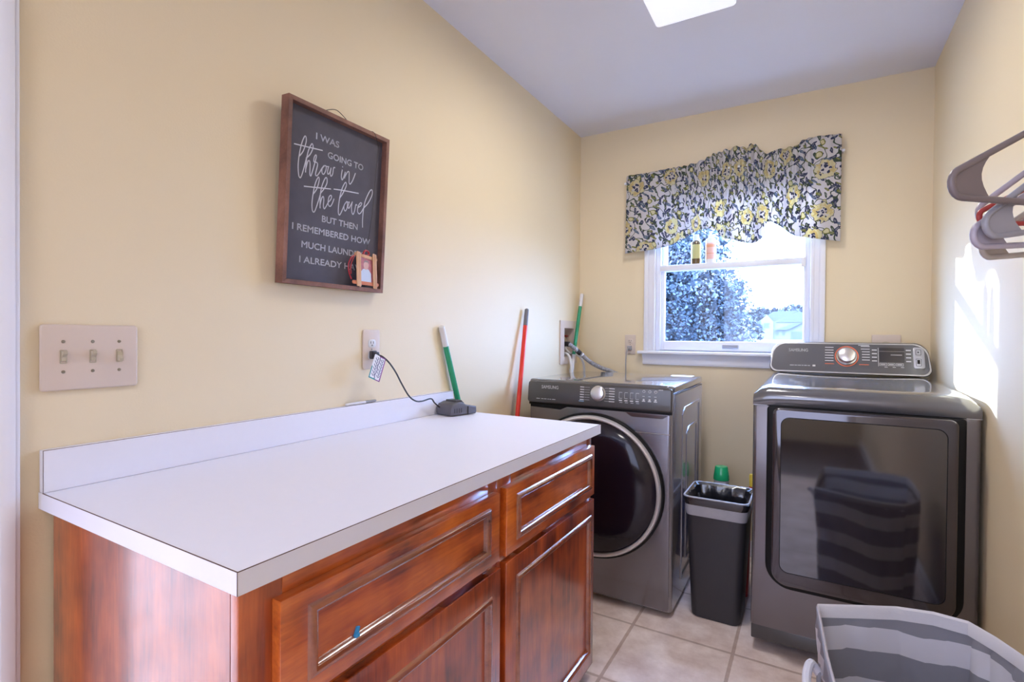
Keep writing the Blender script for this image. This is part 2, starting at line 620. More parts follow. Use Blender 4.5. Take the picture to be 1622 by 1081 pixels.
def floral_mat():
    m, nt, b = new_mat('floral_cotton')
    N = nt.nodes; L = nt.links
    uv = N.new('ShaderNodeUVMap')
    # a little warp so that nothing is a perfect circle
    wz = N.new('ShaderNodeTexNoise'); wz.inputs['Scale'].default_value = 22; wz.inputs['Detail'].default_value = 2
    L.new(uv.outputs['UV'], wz.inputs['Vector'])
    ws = N.new('ShaderNodeVectorMath'); ws.operation = 'MULTIPLY_ADD'
    ws.inputs[1].default_value = (.035, .035, 0)
    L.new(wz.outputs['Color'], ws.inputs[0]); L.new(uv.outputs['UV'], ws.inputs[2])
    def vor(scale, rnd=1.0, stretch=(1, 1, 1), feature='F1', rot=0):
        mp = N.new('ShaderNodeMapping'); mp.vector_type = 'TEXTURE'; mp.inputs['Scale'].default_value = tuple(1/k for k in stretch)
        mp.inputs['Rotation'].default_value = (0, 0, rot)
        L.new(ws.outputs[0], mp.inputs['Vector'])
        v = N.new('ShaderNodeTexVoronoi'); v.voronoi_dimensions = '2D'; v.feature = feature
        v.inputs['Scale'].default_value = scale; v.inputs['Randomness'].default_value = rnd
        L.new(mp.outputs['Vector'], v.inputs['Vector'])
        return v
    def lt(sock, val):
        n = N.new('ShaderNodeMath'); n.operation = 'LESS_THAN'; n.inputs[1].default_value = val
        L.new(sock, n.inputs[0]); return n.outputs[0]
    def op(o, a, bb):
        n = N.new('ShaderNodeMath'); n.operation = o
        for i, s in enumerate((a, bb)):
            if isinstance(s, (int, float)): n.inputs[i].default_value = s
            else: L.new(s, n.inputs[i])
        return n.outputs[0]
    cur = None
    def over(base, fac, col):
        n = N.new('ShaderNodeMix'); n.data_type = 'RGBA'
        L.new(fac, n.inputs[0])
        if isinstance(base, tuple): n.inputs[6].default_value = base
        else: L.new(base, n.inputs[6])
        n.inputs[7].default_value = (*col, 1)
        return n.outputs[2]
    ground = (.70, .67, .68, 1)
    navy = (.045, .055, .12); blue = (.12, .165, .25); olive = (.22, .23, .05); green = (.07, .10, .07); yellow = (.64, .52, .25); pale = (.70, .64, .40)
    # thin curling vines: contour lines of a noise field
    vz = N.new('ShaderNodeTexNoise'); vz.inputs['Scale'].default_value = 13; vz.inputs['Detail'].default_value = 1
    L.new(uv.outputs['UV'], vz.inputs['Vector'])
    line = lt(op('ABSOLUTE', op('SUBTRACT', op('FRACT', op('MULTIPLY', vz.outputs['Fac'], 5), 0), .5), 0), .075)
    c = over(ground, line, green)
    # scattered pointed leaves in several directions
    for rot, st, sc, r, colr in ((.6, (1, 2.6, 1), 9.5, .17, navy), (-.7, (1, 2.6, 1), 8.5, .165, blue), (1.9, (1, 2.4, 1), 10, .16, green), (-1.3, (1, 2.4, 1), 11, .17, navy), (2.6, (1, 2.4, 1), 12, .14, olive)):
        v = vor(sc, 1, st, rot=rot)
        c = over(c, lt(v.outputs['Distance'], r), colr)
        c = over(c, lt(v.outputs['Distance'], r*.4), tuple(.6*k+.2 for k in colr))
    # small round buds
    v = vor(8, 1)
    c = over(c, lt(v.outputs['Distance'], .12), olive)
    c = over(c, lt(v.outputs['Distance'], .085), pale)
    # big pale yellow blossoms with ragged petals and a navy dotted heart
    v = vor(4.8, .85)
    pz = N.new('ShaderNodeTexNoise'); pz.inputs['Scale'].default_value = 48; pz.inputs['Detail'].default_value = 1
    L.new(uv.outputs['UV'], pz.inputs['Vector'])
    d = op('ADD', v.outputs['Distance'], op('MULTIPLY', op('SUBTRACT', pz.outputs['Fac'], .5), .20))
    c = over(c, lt(d, .235), navy)
    c = over(c, lt(d, .221), pale)
    petal = N.new('ShaderNodeTexNoise'); petal.inputs['Scale'].default_value = 30
    L.new(uv.outputs['UV'], petal.inputs['Vector'])
    c = over(c, op('MULTIPLY', lt(d, .20), lt(petal.outputs['Fac'], .50)), yellow)
    c = over(c, lt(d, .108), (.66, .62, .60))
    v2 = vor(62, .9)
    dots = op('MULTIPLY', lt(d, .117), lt(v2.outputs['Distance'], .36))
    c = over(c, dots, navy)
    L.new(c, b.inputs['Base Color'])
    b.inputs['Roughness'].default_value = .9
    out = N['Material Output']
    tl = N.new('ShaderNodeBsdfTranslucent')
    L.new(c, tl.inputs['Color'])
    ms = N.new('ShaderNodeMixShader'); ms.inputs[0].default_value = .35
    L.new(b.outputs[0], ms.inputs[1]); L.new(tl.outputs[0], ms.inputs[2])
    L.new(ms.outputs[0], out.inputs[0])
    return m
M['floral'] = floral_mat()

def leaf_mat(name, c0, c1, c2):
    m, nt, b = new_mat(name)
    N = nt.nodes; L = nt.links
    tc = N.new('ShaderNodeTexCoord')
    nz = N.new('ShaderNodeTexNoise'); nz.inputs['Scale'].default_value = 1.4; nz.inputs['Detail'].default_value = 6
    L.new(tc.outputs['Object'], nz.inputs['Vector'])
    cr = N.new('ShaderNodeValToRGB')
    cr.color_ramp.elements[0].position = .35; cr.color_ramp.elements[0].color = (*c0, 1)
    cr.color_ramp.elements[1].position = .65; cr.color_ramp.elements[1].color = (*c2, 1)
    e = cr.color_ramp.elements.new(.5); e.color = (*c1, 1)
    L.new(nz.outputs['Fac'], cr.inputs['Fac'])
    L.new(cr.outputs['Color'], b.inputs['Base Color'])
    b.inputs['Roughness'].default_value = .5
    return m
M['leaf_a'] = leaf_mat('sky_tinted_leaves', (.016, .030, .042), (.034, .048, .062), (.095, .088, .095))  # blue skylight and pale sunlit speckles put into the leaf colour
M['leaf_b'] = leaf_mat('far_leaves', (.010, .018, .026), (.015, .024, .032), (.02, .03, .038))  # same skylight blue put into the far foliage

# ================================================================== the room shell
RW, RL, RH, REAR = 1.755, 3.124, 2.44, -2.5

def wall_hole(name, mapf, u0, u1, v0, v1, holes, h0, h1, m):
    """wall slab as one mesh of cells with rectangular holes; mapf(u, v, h)"""
    us = sorted({u0, u1} | {h[i] for h in holes for i in (0, 1)})
    vs = sorted({v0, v1} | {h[i] for h in holes for i in (2, 3)})
    us = [u for u in us if u0 <= u <= u1]; vs = [v for v in vs if v0 <= v <= v1]
    bm = B()
    def solid(i, j):
        if i < 0 or j < 0 or i >= len(us)-1 or j >= len(vs)-1:
            return False
        uc, vc = (us[i]+us[i+1])/2, (vs[j]+vs[j+1])/2
        return not any(h[0] < uc < h[1] and h[2] < vc < h[3] for h in holes)
    def quad(a):
        bm.faces.new([bm.verts.new(p) for p in a])
    for i in range(len(us)-1):
        for j in range(len(vs)-1):
            if not solid(i, j):
                continue
            a, b_, c, d = us[i], us[i+1], vs[j], vs[j+1]
            for h in (h0, h1):
                quad([mapf(a, c, h), mapf(b_, c, h), mapf(b_, d, h), mapf(a, d, h)])
            for (di, dj, p, q) in ((-1, 0, (a, c), (a, d)), (1, 0, (b_, c), (b_, d)), (0, -1, (a, c), (b_, c)), (0, 1, (a, d), (b_, d))):
                if not solid(i+di, j+dj):
                    quad([mapf(*p, h0), mapf(*q, h0), mapf(*q, h1), mapf(*p, h1)])
    bmesh.ops.remove_doubles(bm, verts=list(bm.verts), dist=1e-5)
    bmesh.ops.recalc_face_normals(bm, faces=list(bm.faces))
    return struct(name, bm, m)

# the bin-box recess and the doorway in the left wall; the window hole in the back wall
wall_hole('wall_left', lambda u, v, h: (-h, u, v), REAR, RL+.16, 0, RH, [(-.48, .373, -1, 2.03), (2.874, 3.036, 1.046, 1.238)], 0, .12, M['wall'])
wall_hole('wall_back', lambda u, v, h: (u, RL+h, v), 0, RW, 0, RH, [(.483, 1.270, 1.085, 2.05)], 0, .16, M['wall'])
wall_hole('wall_right', lambda u, v, h: (RW+h, u, v), REAR, RL+.16, 0, RH, [], 0, .12, M['wall'])
wall_hole('wall_rear', lambda u, v, h: (u, REAR-h, v), -.12, RW+.12, 0, RH, [], 0, .12, M['wall'])
struct('floor', box(B(), (-.12, -.75, -.1), (RW+.12, RL+.16, 0)), M['tile'])
struct('floor_rear', box(B(), (-.12, REAR-.12, -.1), (RW+.12, -.75, 0)), wood('dark_reflection_floor', (.012, .008, .010), (.03, .018, .022), (.05, .03, .035), (1, .1, 1), 12, .4, .3))  # dark rear floor added unseen, to darken the dryer door's reflection
struct('ceiling', box(B(), (-.12, REAR-.12, RH), (RW+.12, RL+.16, RH+.1)), M['ceiling'])

# baseboards where the walls are free
for nm, a, b_ in (('baseboard_right', (RW-.013, REAR, 0), (RW, RL, .085)), ('baseboard_back', (0.0, RL-.013, 0), (RW-.013, RL, .085)),
                  ('baseboard_left', (0, 1.82, 0), (.013, RL-.013, .085))):
    struct(nm, box(B(), a, b_, .004), M['trim'])

# open doorway in the left wall: only the edge of its casing is in frame, the lit room beyond mirrors in the cabinet end
t = B()
box(t, (-4.52, -2.4, 0), (-4.50, 1.6, RH)); box(t, (-4.50, -2.42, 0), (-.12, -2.4, RH)); box(t, (-4.50, 1.6, 0), (-.12, 1.62, RH))
struct('wall_side', t, M['trim'])
struct('floor_side', box(B(), (-4.52, -2.42, -.1), (-.121, 1.62, -.001)), M['tile'])
struct('ceiling_side', box(B(), (-4.52, -2.42, RH), (-.121, 1.62, RH+.1)), M['ceiling'])
t = B()
for y0, y1, d in ((.372, .384, .008), (.384, .412, .017), (.412, .420, .013), (.420, .442, .020), (.442, .4497, .014)):
    box(t, (0.0005, y0, 0), (d, y1, 2.06), .002)
    box(t, (0.0005, -.108-y1, 0), (d, -.108-y0, 2.06), .002)
box(t, (0.0005, -.557, 2.02), (.019, .449, 2.11), .003)
box(t, (-.12, .362, 0), (0.0005, .3725, 2.025)); box(t, (-.12, -.4795, 0), (0.0005, -.468, 2.025)); box(t, (-.12, -.4795, 2.018), (0.0005, .3725, 2.0295))
struct('trim_1', t, M['trim'])

# ------------------------------------------------------------------ window
t = B()
# casing: stepped profile on both sides and over the top
for sgn, xi, xo in ((1, .483, .418), (-1, 1.270, 1.335)):
    lo, hi = min(xi, xo), max(xi, xo)
    box(t, (lo, RL-.012, 1.098), (hi, RL-.0005, 2.0495), .003)
    if sgn == 1:
        box(t, (lo, RL-.020, 1.098), (lo+.026, RL-.0115, 2.1145), .004)
        box(t, (hi-.016, RL-.016, 1.098), (hi, RL-.011, 2.05), .002)
    else:
        box(t, (hi-.026, RL-.020, 1.098), (hi, RL-.0115, 2.1145), .004)
        box(t, (lo, RL-.016, 1.098), (lo+.016, RL-.011, 2.05), .002)
box(t, (.418, RL-.012, 2.05), (1.335, RL-.0005, 2.115), .003)
win = struct('window_1', t, M['trim'])
t = B()
box(t, (.388, RL-.048, 1.080), (1.362, RL-.0005, 1.098), .005, 3)
box(t, (.484, RL-.001, 1.086), (1.269, RL+.03, 1.098))
obj('window_sill', t, M['trim'], win)
t = B()
prism(t, [(RL-.0005, 1.0795), (RL-.030, 1.0795), (RL-.026, 1.068), (RL-.016, 1.045), (RL-.018, 1.032), (RL-.012, 1.018), (RL-.0005, 1.018)], .414, 1.338, lambda u, v, h: (h, u, v))
obj('apron', t, M['trim'], win)
t = B()
# vinyl jamb frame in the hole
box(t, (.4835, RL+.0, 1.10), (.505, RL+.11, 2.049), .002); box(t, (1.250, RL+.0, 1.10), (1.2695, RL+.11, 2.049), .002)
box(t, (.4835, RL+.03, 1.0855), (1.2695, RL+.11, 1.104), .002); box(t, (.505, RL+.0, 2.03), (1.25, RL+.11, 2.049), .002)
box(t, (.505, RL+.0, 1.104), (.511, RL+.012, 2.03)); box(t, (1.244, RL+.0, 1.104), (1.25, RL+.012, 2.03))
obj('window_frame', t, M['vinyl'], win)
# lower sash (inner)
t = B()
y0, y1 = RL+.014, RL+.046
box(t, (.508, y0, 1.104), (.531, y1, 1.596), .003); box(t, (1.226+.012, y0, 1.104), (1.247, y1, 1.596), .003)
box(t, (.531, y0, 1.104), (1.238, y1, 1.157), .003)
box(t, (.508, y0-.022, 1.562), (1.247, y1, 1.596), .003)
ls = obj('lower_sash', t, M['vinyl'], win)
t = B(); box(t, (.530, RL+.028, 1.155), (1.239, RL+.032, 1.564)); sub('pane', t, M['glass'], ls)
t = B(); box(t, (.850, y0-.008, 1.118), (.934, y0+.001, 1.138), .003); sub('lift_handle', t, M['print_dim'], ls)
t = B(); box(t, (1.228, y0-.030, 1.546), (1.2475, y0-.021, 1.592), .002); sub('tilt_latch', t, M['white_plastic'], ls)
# upper sash (outer)
t = B()
y0, y1 = RL+.060, RL+.092
box(t, (.506, y0, 1.58), (.531, y1, 2.03), .003); box(t, (1.238, y0, 1.58), (1.249, y1, 2.03), .003)
box(t, (.531, y0, 1.572), (1.238, y1, 1.60), .003); box(t, (.531, y0, 1.99), (1.238, y1, 2.03), .003)
us = obj('upper_sash', t, M['vinyl'], win)
t = B(); box(t, (.530, RL+.074, 1.598), (1.239, RL+.078, 1.992)); sub('pane', t, M['glass'], us)

# ------------------------------------------------------------------ ceiling light
def ceiling_light(cx, cy, label, power, half=.146):
    L0 = thing('ceiling_light', label, 'ceiling light', (cx, cy, RH))
    t = B(); box(t, (cx-half-.004, cy-half-.004, RH-.012), (cx+half+.004, cy+half+.004, RH-.0005), .003)
    obj('pan', t, M['trim'], L0)
    t = B()
    # shallow acrylic box, a little rounded and dished
    loft(t, [[(cx+u, cy+v, z) for u, v in rrect(-h_, -h_, h_, h_, .012, 4)] for h_, z in ((half, RH-.012), (half, RH-.034), (half-.004, RH-.040), (half-.02, RH-.044))], False, True)
    obj('diffuser', t, M['diffuser'], L0)
    for dx in (-.06, .06):
        t = B()
        lathe(t, [(0, -.026), (.022, -.022), (.034, -.010), (.036, 0), (.034, .002), (0, .003)], Matrix.Translation((cx+dx, cy-.02, RH-.0445)) , 20)
        for f in t.verts:
            f.co.z = max(f.co.z, RH-.052)
        o = obj('bulb_glow', t, M['bulb'], L0)
    lo = light('lamp_light', 'AREA', power, (1.0, .96, .93), (cx, cy, RH-.06), (0, 0, -1), 2*half)
    return L0
ceiling_light(.880, 1.99, 'square frosted ceiling light with two glowing bulbs', LAMP_POWER)
ceiling_light(.880, -1.0, 'added square ceiling light, unseen at the rear end of the room', REAR_FILL_POWER)  # second fixture, unseen, added as fill light

# ================================================================== counter and cabinets
CT = .8716
X0 = .0015
ct = thing('countertop', 'white laminate worktop with low backsplash along the wall', 'countertop', (0, .48, .84))
t = B(); box(t, (X0, .4805, .8400), (.6440, 1.7945, CT-.0006))
obj('slab', t, M['laminate'], ct)
t = B(); box(t, (X0, .4805, CT), (.0195, 1.776, .9525), .0006, 1)
bs = obj('backsplash', t, M['laminate'], ct)
t = B(); box(t, (.6440, .4790, .8400), (.6455, 1.7945, CT-.0006)); box(t, (X0, .4790, .8400), (.6440, .4805, CT-.0006)); box(t, (.021, 1.7945, .84), (.6455, 1.796, CT-.0006))
obj('edge_band', t, M['laminate'], ct)
t = B()
box(t, (.6436, .4794, CT-.0007), (.6452, 1.7945, CT+.0002)); box(t, (.0195, .4792, CT-.0007), (.6450, .4806, CT+.0002))
box(t, (.6448, .4786, .8402), (.6456, .4794, CT-.0004))
box(t, (.0188, .4801, CT+.0002), (.0198, .4807, .9525)); box(t, (.0188, .4805, .9520), (.0197, 1.776, .9528))
obj('edge_seam', t, M['seam'], ct)

def front(parent, kind, y0, y1, z0, z1, xf, m, dy0, dy1, dz0, dz1, notch=None):
    """cabinet drawer front or door: a slab with a recessed panel and a raised bead round it"""
    th = .019
    t = B()
    iy0, iy1, iz0, iz1 = y0+dy0, y1-dy1, z0+dz0, z1-dz1
    n0, n1 = notch if notch else (y0+.3*(y1-y0), y0+.6*(y1-y0))
    dn = .016 if notch else 0
    def fr(x, ins, low=0, inner=False):
        a, b_, c, d = (iy0, iy1, iz0, iz1) if inner else (y0+ins, y1-ins, z0+ins, z1-ins)
        return [(x, a, c), (x, b_, c), (x, b_, d), (x, n1+.002, d), (x, n1, d-low), (x, n0, d-low), (x, n0-.002, d), (x, a, d)]
    loft(t, [fr(xf-th, 0, 0, True), fr(xf-th, 0, dn), fr(xf-.009, 0, dn*.45), fr(xf-.003, 0), fr(xf-.0008, .0009), fr(xf, .003), fr(xf, 0, 0, True)], False, False)
    o = obj(kind, t, m, parent)
    t = B(); box(t, (xf-.014, iy0-.002, iz0-.002), (xf-.0065, iy1+.002, iz1+.002))
    sub('inset_panel', t, m, o)
    t = B()
    b = .012
    ring = [(-.008, -.0006), (-.005, .0028), (-.001, .0058), (.0035, .0070), (.0075, .0052), (.0105, .0005), (.0125, -.004), (.0135, -.0065)]
    rings = []
    for d, h in ring:
        rings.append([(xf+h, iy0+d-.002, iz0+d-.002), (xf+h, iy1-d+.002, iz0+d-.002), (xf+h, iy1-d+.002, iz1-d+.002), (xf+h, iy0+d-.002, iz1-d+.002)])
    loft(t, rings, False, False)
    sub('bead_moulding', t, M['bead'], o)
    return o

def cabinet(name, label, ya, yb, end_panel):
    c = thing(name, label, 'cabinet', (0, ya, 0))
    zt = .8395
    t = B()
    box(t, (.012, ya, .09), (.597, ya+.018, zt)); box(t, (.012, yb-.018, .09), (.597, yb, zt))
    box(t, (.012, ya+.018, .09), (.022, yb-.018, zt)); box(t, (.022, ya+.018, .09), (.597, yb-.018, .108))
    obj('carcass', t, M['cherry_v'], c)
    t = B()
    box(t, (.598, ya, .09), (.617, ya+.066, zt), .001)
    obj('stile', t, M['cherry_v'], c)
    t = B(); box(t, (.598, yb-.040, .09), (.617, yb, zt), .001)
    obj('stile', t, M['cherry_v'], c)
    for r0, r1 in ((.785, zt), (.600, .650), (.09, .125)):
        t = B(); box(t, (.598, ya+.066, r0), (.617, yb-.040, r1), .001)
        obj('rail', t, M['cherry_h'], c)
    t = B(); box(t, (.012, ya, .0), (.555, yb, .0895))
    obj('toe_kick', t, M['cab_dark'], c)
    return c
YA, YM, YB = .4985, 1.156, 1.778
cl = cabinet('base_cabinet', 'cherry base cabinet at the near end of the worktop, blue bit on its drawer', YA, YM-.0005, True)
front(cl, 'drawer_front', .548, 1.140, .636, .8005, .6365, M['cherry_h'], .055, .050, .034, .034)
front(cl, 'door', .548, 1.146, .045, .617, .6365, M['cherry_v'], .055, .048, .06, .062, (.93, 1.095))
cr_ = cabinet('base_cabinet', 'narrower cherry base cabinet at the washer end of the worktop', YM+.0005, YB, False)
front(cr_, 'drawer_front', 1.172, 1.764, .634, .8025, .6365, M['cherry_h'], .058, .038, .034, .034)
front(cr_, 'door', 1.172, 1.764, .045, .618, .6365, M['cherry_v'], .060, .038, .055, .058, (1.235, 1.40))
t = B(); prism(t, rrect(.686, .668, .697, .684, .004, 3), .6302, .6375, lambda u, v, h: (h, u, v), .002)
prism(t, [(.687, .680), (.695, .680), (.699, .692), (.693, .694)], .6302, .635, lambda u, v, h: (h, u, v), .001)
tag(obj('plastic_clip', t, M['blue_bit']), 'tiny bright blue plastic bit stuck on the near drawer', 'clip')

# ================================================================== things on and by the counter
# pen on the backsplash
pn = thing('pen', 'white pen lying on the backsplash ledge', 'pen', (.010, 1.21, .957))
t = B(); tube(t, [(.0100, 1.222, .9567), (.0100, 1.225, .9567), (.0105, 1.305, .9567)], [.001, .0042, .0042], 12)
obj('barrel', t, M['white_plastic'], pn)
t = B(); tube(t, [(.0105, 1.305, .9570), (.0108, 1.335, .9570), (.0109, 1.350, .9570), (.011, 1.353, .957)], [.0044, .0044, .0038, .002], 12)
obj('grip', t, M['print_dim'], pn)
# battery charger: chunky body with a raised split cradle
ch = thing('battery_charger', 'dark grey battery charger on the far end of the worktop', 'charger', (.07, 1.70, CT))
t = B()
Mc = Matrix.Translation((.084, 1.712, CT)) @ Matrix.Rotation(math.radians(-14), 4, 'Z')
def mc(p): return tuple(Mc @ Vector(p))
prof = [(-.062, .002), (.060, .002), (.064, .010), (.062, .030), (.030, .036), (.012, .040), (-.006, .050), (-.030, .052), (-.056, .044), (-.066, .030), (-.067, .010)]
prism(t, prof, -.046, .046, lambda u, v, h: mc((h, u, v)), .005, 3)
cb = obj('charger_body', t, M['charger'], ch)
t = B()
prism(t, [(-.034, .050), (-.004, .048), (.010, .041), (.012, .046), (-.002, .058), (-.030, .058)], -.030, .030, lambda u, v, h: mc((h, u, v)), .002)
obj('cradle', t, M['charger_dark'], ch)
t = B()
box(t, (-.0475, .016, .004), (.0475, .019, .034), 0, M=Mc)
obj('seam', t, M['black'], ch)
t = B()
for k in range(4):
    box(t, (-.0465, -.050+k*.011, .012), (.0467, -.045+k*.011, .030), .001, M=Mc)
obj('vent', t, M['charger_dark'], ch)
# its cord, plugged into the outlet
cd = thing('power_cord', 'dark power cord from the wall outlet to the battery charger', 'cord', (.03, 1.336, 1.10))
t = B()
box(t, (.0082, 1.322, 1.098), (.022, 1.348, 1.126), .004); box(t, (.022, 1.326, 1.103), (.036, 1.344, 1.122), .004)
obj('plug', t, M['cable'], cd)
t = B()
e = Mc @ Vector((-.025, -.066, .030))
tube(t, [(.036, 1.336, 1.112), (.048, 1.345, 1.106), (.058, 1.365, 1.086), (.060, 1.395, 1.052), (.060, 1.425, 1.010), (.060, 1.462, .965), (.058, 1.50, .943), (.054, 1.54, .938), (.046, 1.60, .940), (e.x, e.y-.03, .922), tuple(e)], .0028, 10, sm=6)
obj('cable', t, M['cable'], cd)
# gift-tag style label on the cord
tg = thing('paper_tag', 'small white tag with teal and violet edging hanging on the power cord', 'tag', (.054, 1.33, 1.09))
def tagf(u, v, h):  # u along the narrow side, v along the long side
    a = math.radians(-22)
    y = 1.352 + u*math.cos(a) + v*math.sin(-a)*-1
    z = 1.094 + u*math.sin(a) + v*math.cos(a)*-1
    return (.054+h, y, z)
t = B(); prism(t, rrect(-.052, -.004, 0, .076, .003, 3), 0, .0006, tagf); obj('card', t, M['paper'], tg)
t = B()
box_ = lambda u0, v0, u1, v1: prism(t, [(u0, v0), (u1, v0), (u1, v1), (u0, v1)], .0006, .0009, tagf)
box_(-.004, -.004, 0, .076); box_(-.030, -.004, 0, -.001); box_(-.022, .073, 0, .076)
obj('violet_edge', t, M['tag_violet'], tg)
t = B(); box_(-.052, .036, -.048, .076); box_(-.052, .072, -.022, .076)
obj('teal_edge', t, M['tag_teal'], tg)
t = B()
def pen_line(pts, w=.0010):
    tube(t, [tagf(u, v, .0008) for u, v in pts], w, 6, sm=5)
pen_line([(-.026, .000), (-.024, .015), (-.027, .030), (-.024, .045), (-.028, .060), (-.026, .072)], .0013)
for k in range(6):
    v0 = .006 + k*.0105
    pen_line([(-.044, v0), (-.036, v0+.006), (-.031, v0), (-.036, v0-.003)])
    pen_line([(-.020, v0), (-.012, v0+.006), (-.008, v0), (-.014, v0-.002)])
obj('scribble', t, M['tag_ink'], tg)

# ------------------------------------------------------------------ switch and outlets
def plate(parent, y0, y1, z0, z1, mapf, t0=.0006, t1=.007):
    t = B()
    prism(t, rrect(y0, z0, y1, z1, .006, 4), t0, t1, mapf, .0045, 3)
    return obj('cover_plate', t, M['almond'], parent)
def left_map(u, v, h): return (h, u, v)
def back_map(u, v, h): return (u, RL-h, v)
def right_map(u, v, h): return (RW-h, u, v)
sw = thing('light_switch', 'almond triple toggle switch on the wall by the door casing', 'light switch', (0, .56, 1.13))
plate(sw, .4795, .6445, 1.064, 1.1945, left_map, t1=.008)
for k, yc in enumerate((.515, .563, .6095)):
    t = B(); ring_prism(t, rrect(yc-.0058, 1.117, yc+.0058, 1.1445, .0015, 2), rrect(yc-.0042, 1.119, yc+.0042, 1.1425, .001, 2), .0079, .0092, left_map)
    obj('bezel', t, M['almond_dark'], sw)
    up = 1 if k < 2 else -1
    t = B()
    c0 = 1.1308
    prism(t, [(.0065, c0-.0095), (.0105, c0-.0085), (.0110, c0-.001), (.019, c0+.0055), (.0185, c0+.0115), (.0065, c0+.0105)] if up > 0 else
             [(.0065, c0+.0095), (.0105, c0+.0085), (.0110, c0+.001), (.019, c0-.0055), (.0185, c0-.0115), (.0065, c0-.0105)], yc-.0038, yc+.0038, lambda u, v, h: (u, h, v), .0006)
    obj('toggle', t, M['almond_dark'], sw)
    for dz in (-.030, .030):
        t = B(); lathe(t, [(0, 0), (.0034, 0), (.003, .0012), (0, .0018)], Matrix.Translation((.0078, yc, c0+dz)) @ Matrix.Rotation(PI/2, 4, 'Y'), 14)
        obj('screw', t, M['screw'], sw)

def duplex(label, yc, zc, w, h_, mapf, loc):
    d = thing('wall_outlet', label, 'outlet', loc)
    plate(d, yc-w/2, yc+w/2, zc-h_/2, zc+h_/2, mapf, t1=.006)
    for s in (-1, 1):
        t = B(); prism(t, rrect(yc-.0165, zc+s*.020-.0135, yc+.0165, zc+s*.020+.0135, .009, 5), .0055, .0078, mapf, .0008)
        so = obj('socket', t, M['white_grip' if mapf is left_map else 'almond'], d)
        t = B()
        for dy in (-.0062, .0062):
            prism(t, rrect(yc+dy-.001, zc+s*.020-.001, yc+dy+.001, zc+s*.020+.007, .0003, 1), .0077, .0082, mapf)
        prism(t, circ(yc, zc+s*.020-.0065, .0023, 12), .0077, .0082, mapf)
        sub('slot', t, M['slot'], so)
    t = B(); prism(t, circ(yc, zc, .0028, 14), .0058, .0068, mapf); obj('screw', t, M['screw'], d)
    return d
duplex('almond outlet over the worktop, charger cord plugged in', 1.337, 1.130, .075, .132, left_map, (0, 1.337, 1.13))
duplex('small outlet on the back wall left of the window, grey cord plugged in', .335, 1.133, .066, .118, back_map, (.335, RL, 1.13))
# dryer outlet, half hidden behind the dryer console
do = thing('dryer_outlet', 'beige square outlet plate half hidden behind the dryer console', 'outlet', (1.587, RL, 1.14))
t = B(); prism(t, rrect(1.530, 1.082, 1.645, 1.200, .006, 4), .0006, .008, back_map, .004, 3); obj('cover_plate', t, M['almond'], do)
t = B(); prism(t, circ(1.587, 1.141, .026, 28), .0075, .0105, back_map, .001); so = obj('socket', t, M['almond_dark'], do)
# washer power cord on the back wall
wc = thing('power_cord', 'grey cord dropping from the back wall outlet behind the washer', 'cord', (.335, RL-.02, 1.10))
t = B(); box(t, (.324, RL-.032, 1.100), (.348, RL-.0083, 1.126), .004); obj('plug', t, M['grey_hose'], wc)
t = B(); tube(t, [(.336, RL-.032, 1.113), (.334, RL-.045, 1.108), (.326, RL-.050, 1.085), (.322, RL-.046, 1.03), (.323, RL-.045, .95), (.330, RL-.045, .80)], .0032, 10, sm=6)
obj('cable', t, M['grey_hose'], wc)

# ------------------------------------------------------------------ washer supply box in the left wall
ub = thing('supply_box', 'white recessed washer supply box in the corner of the wall', 'supply box', (0, 2.95, 1.14))
t = B(); ring_prism(t, rrect(2.830, 1.013, 3.078, 1.273, .004, 2), rrect(2.884, 1.056, 3.026, 1.228, .004, 2), .0006, .008, left_map); obj('frame', t, M['almond'], ub)
t = B()
box(t, (-.088, 2.880, 1.05), (-.085, 3.03, 1.234))
box(t, (-.085, 2.8765, 1.05), (.0006, 2.8795, 1.234)); box(t, (-.085, 3.0305, 1.05), (.0006, 3.0335, 1.234))
box(t, (-.085, 2.8765, 1.2305), (.0006, 3.0335, 1.2345)); box(t, (-.085, 2.8765, 1.0495), (.0006, 3.0335, 1.0525))
obj('recess', t, M['almond'], ub)
for yv, mm in ((2.905, M['teal']), (3.010, M['red_plastic'])):
    t = B(); tube(t, [(-.084, yv, 1.165), (-.040, yv, 1.165)], .010, 12); tube(t, [(-.045, yv, 1.165), (-.045, yv, 1.125)], .010, 12)
    v = obj('valve', t, M['metal'], ub)
    t = B(); box(t, (-.052, yv-.018, 1.176), (-.030, yv+.018, 1.186), .003); sub('handle', t, mm, v)
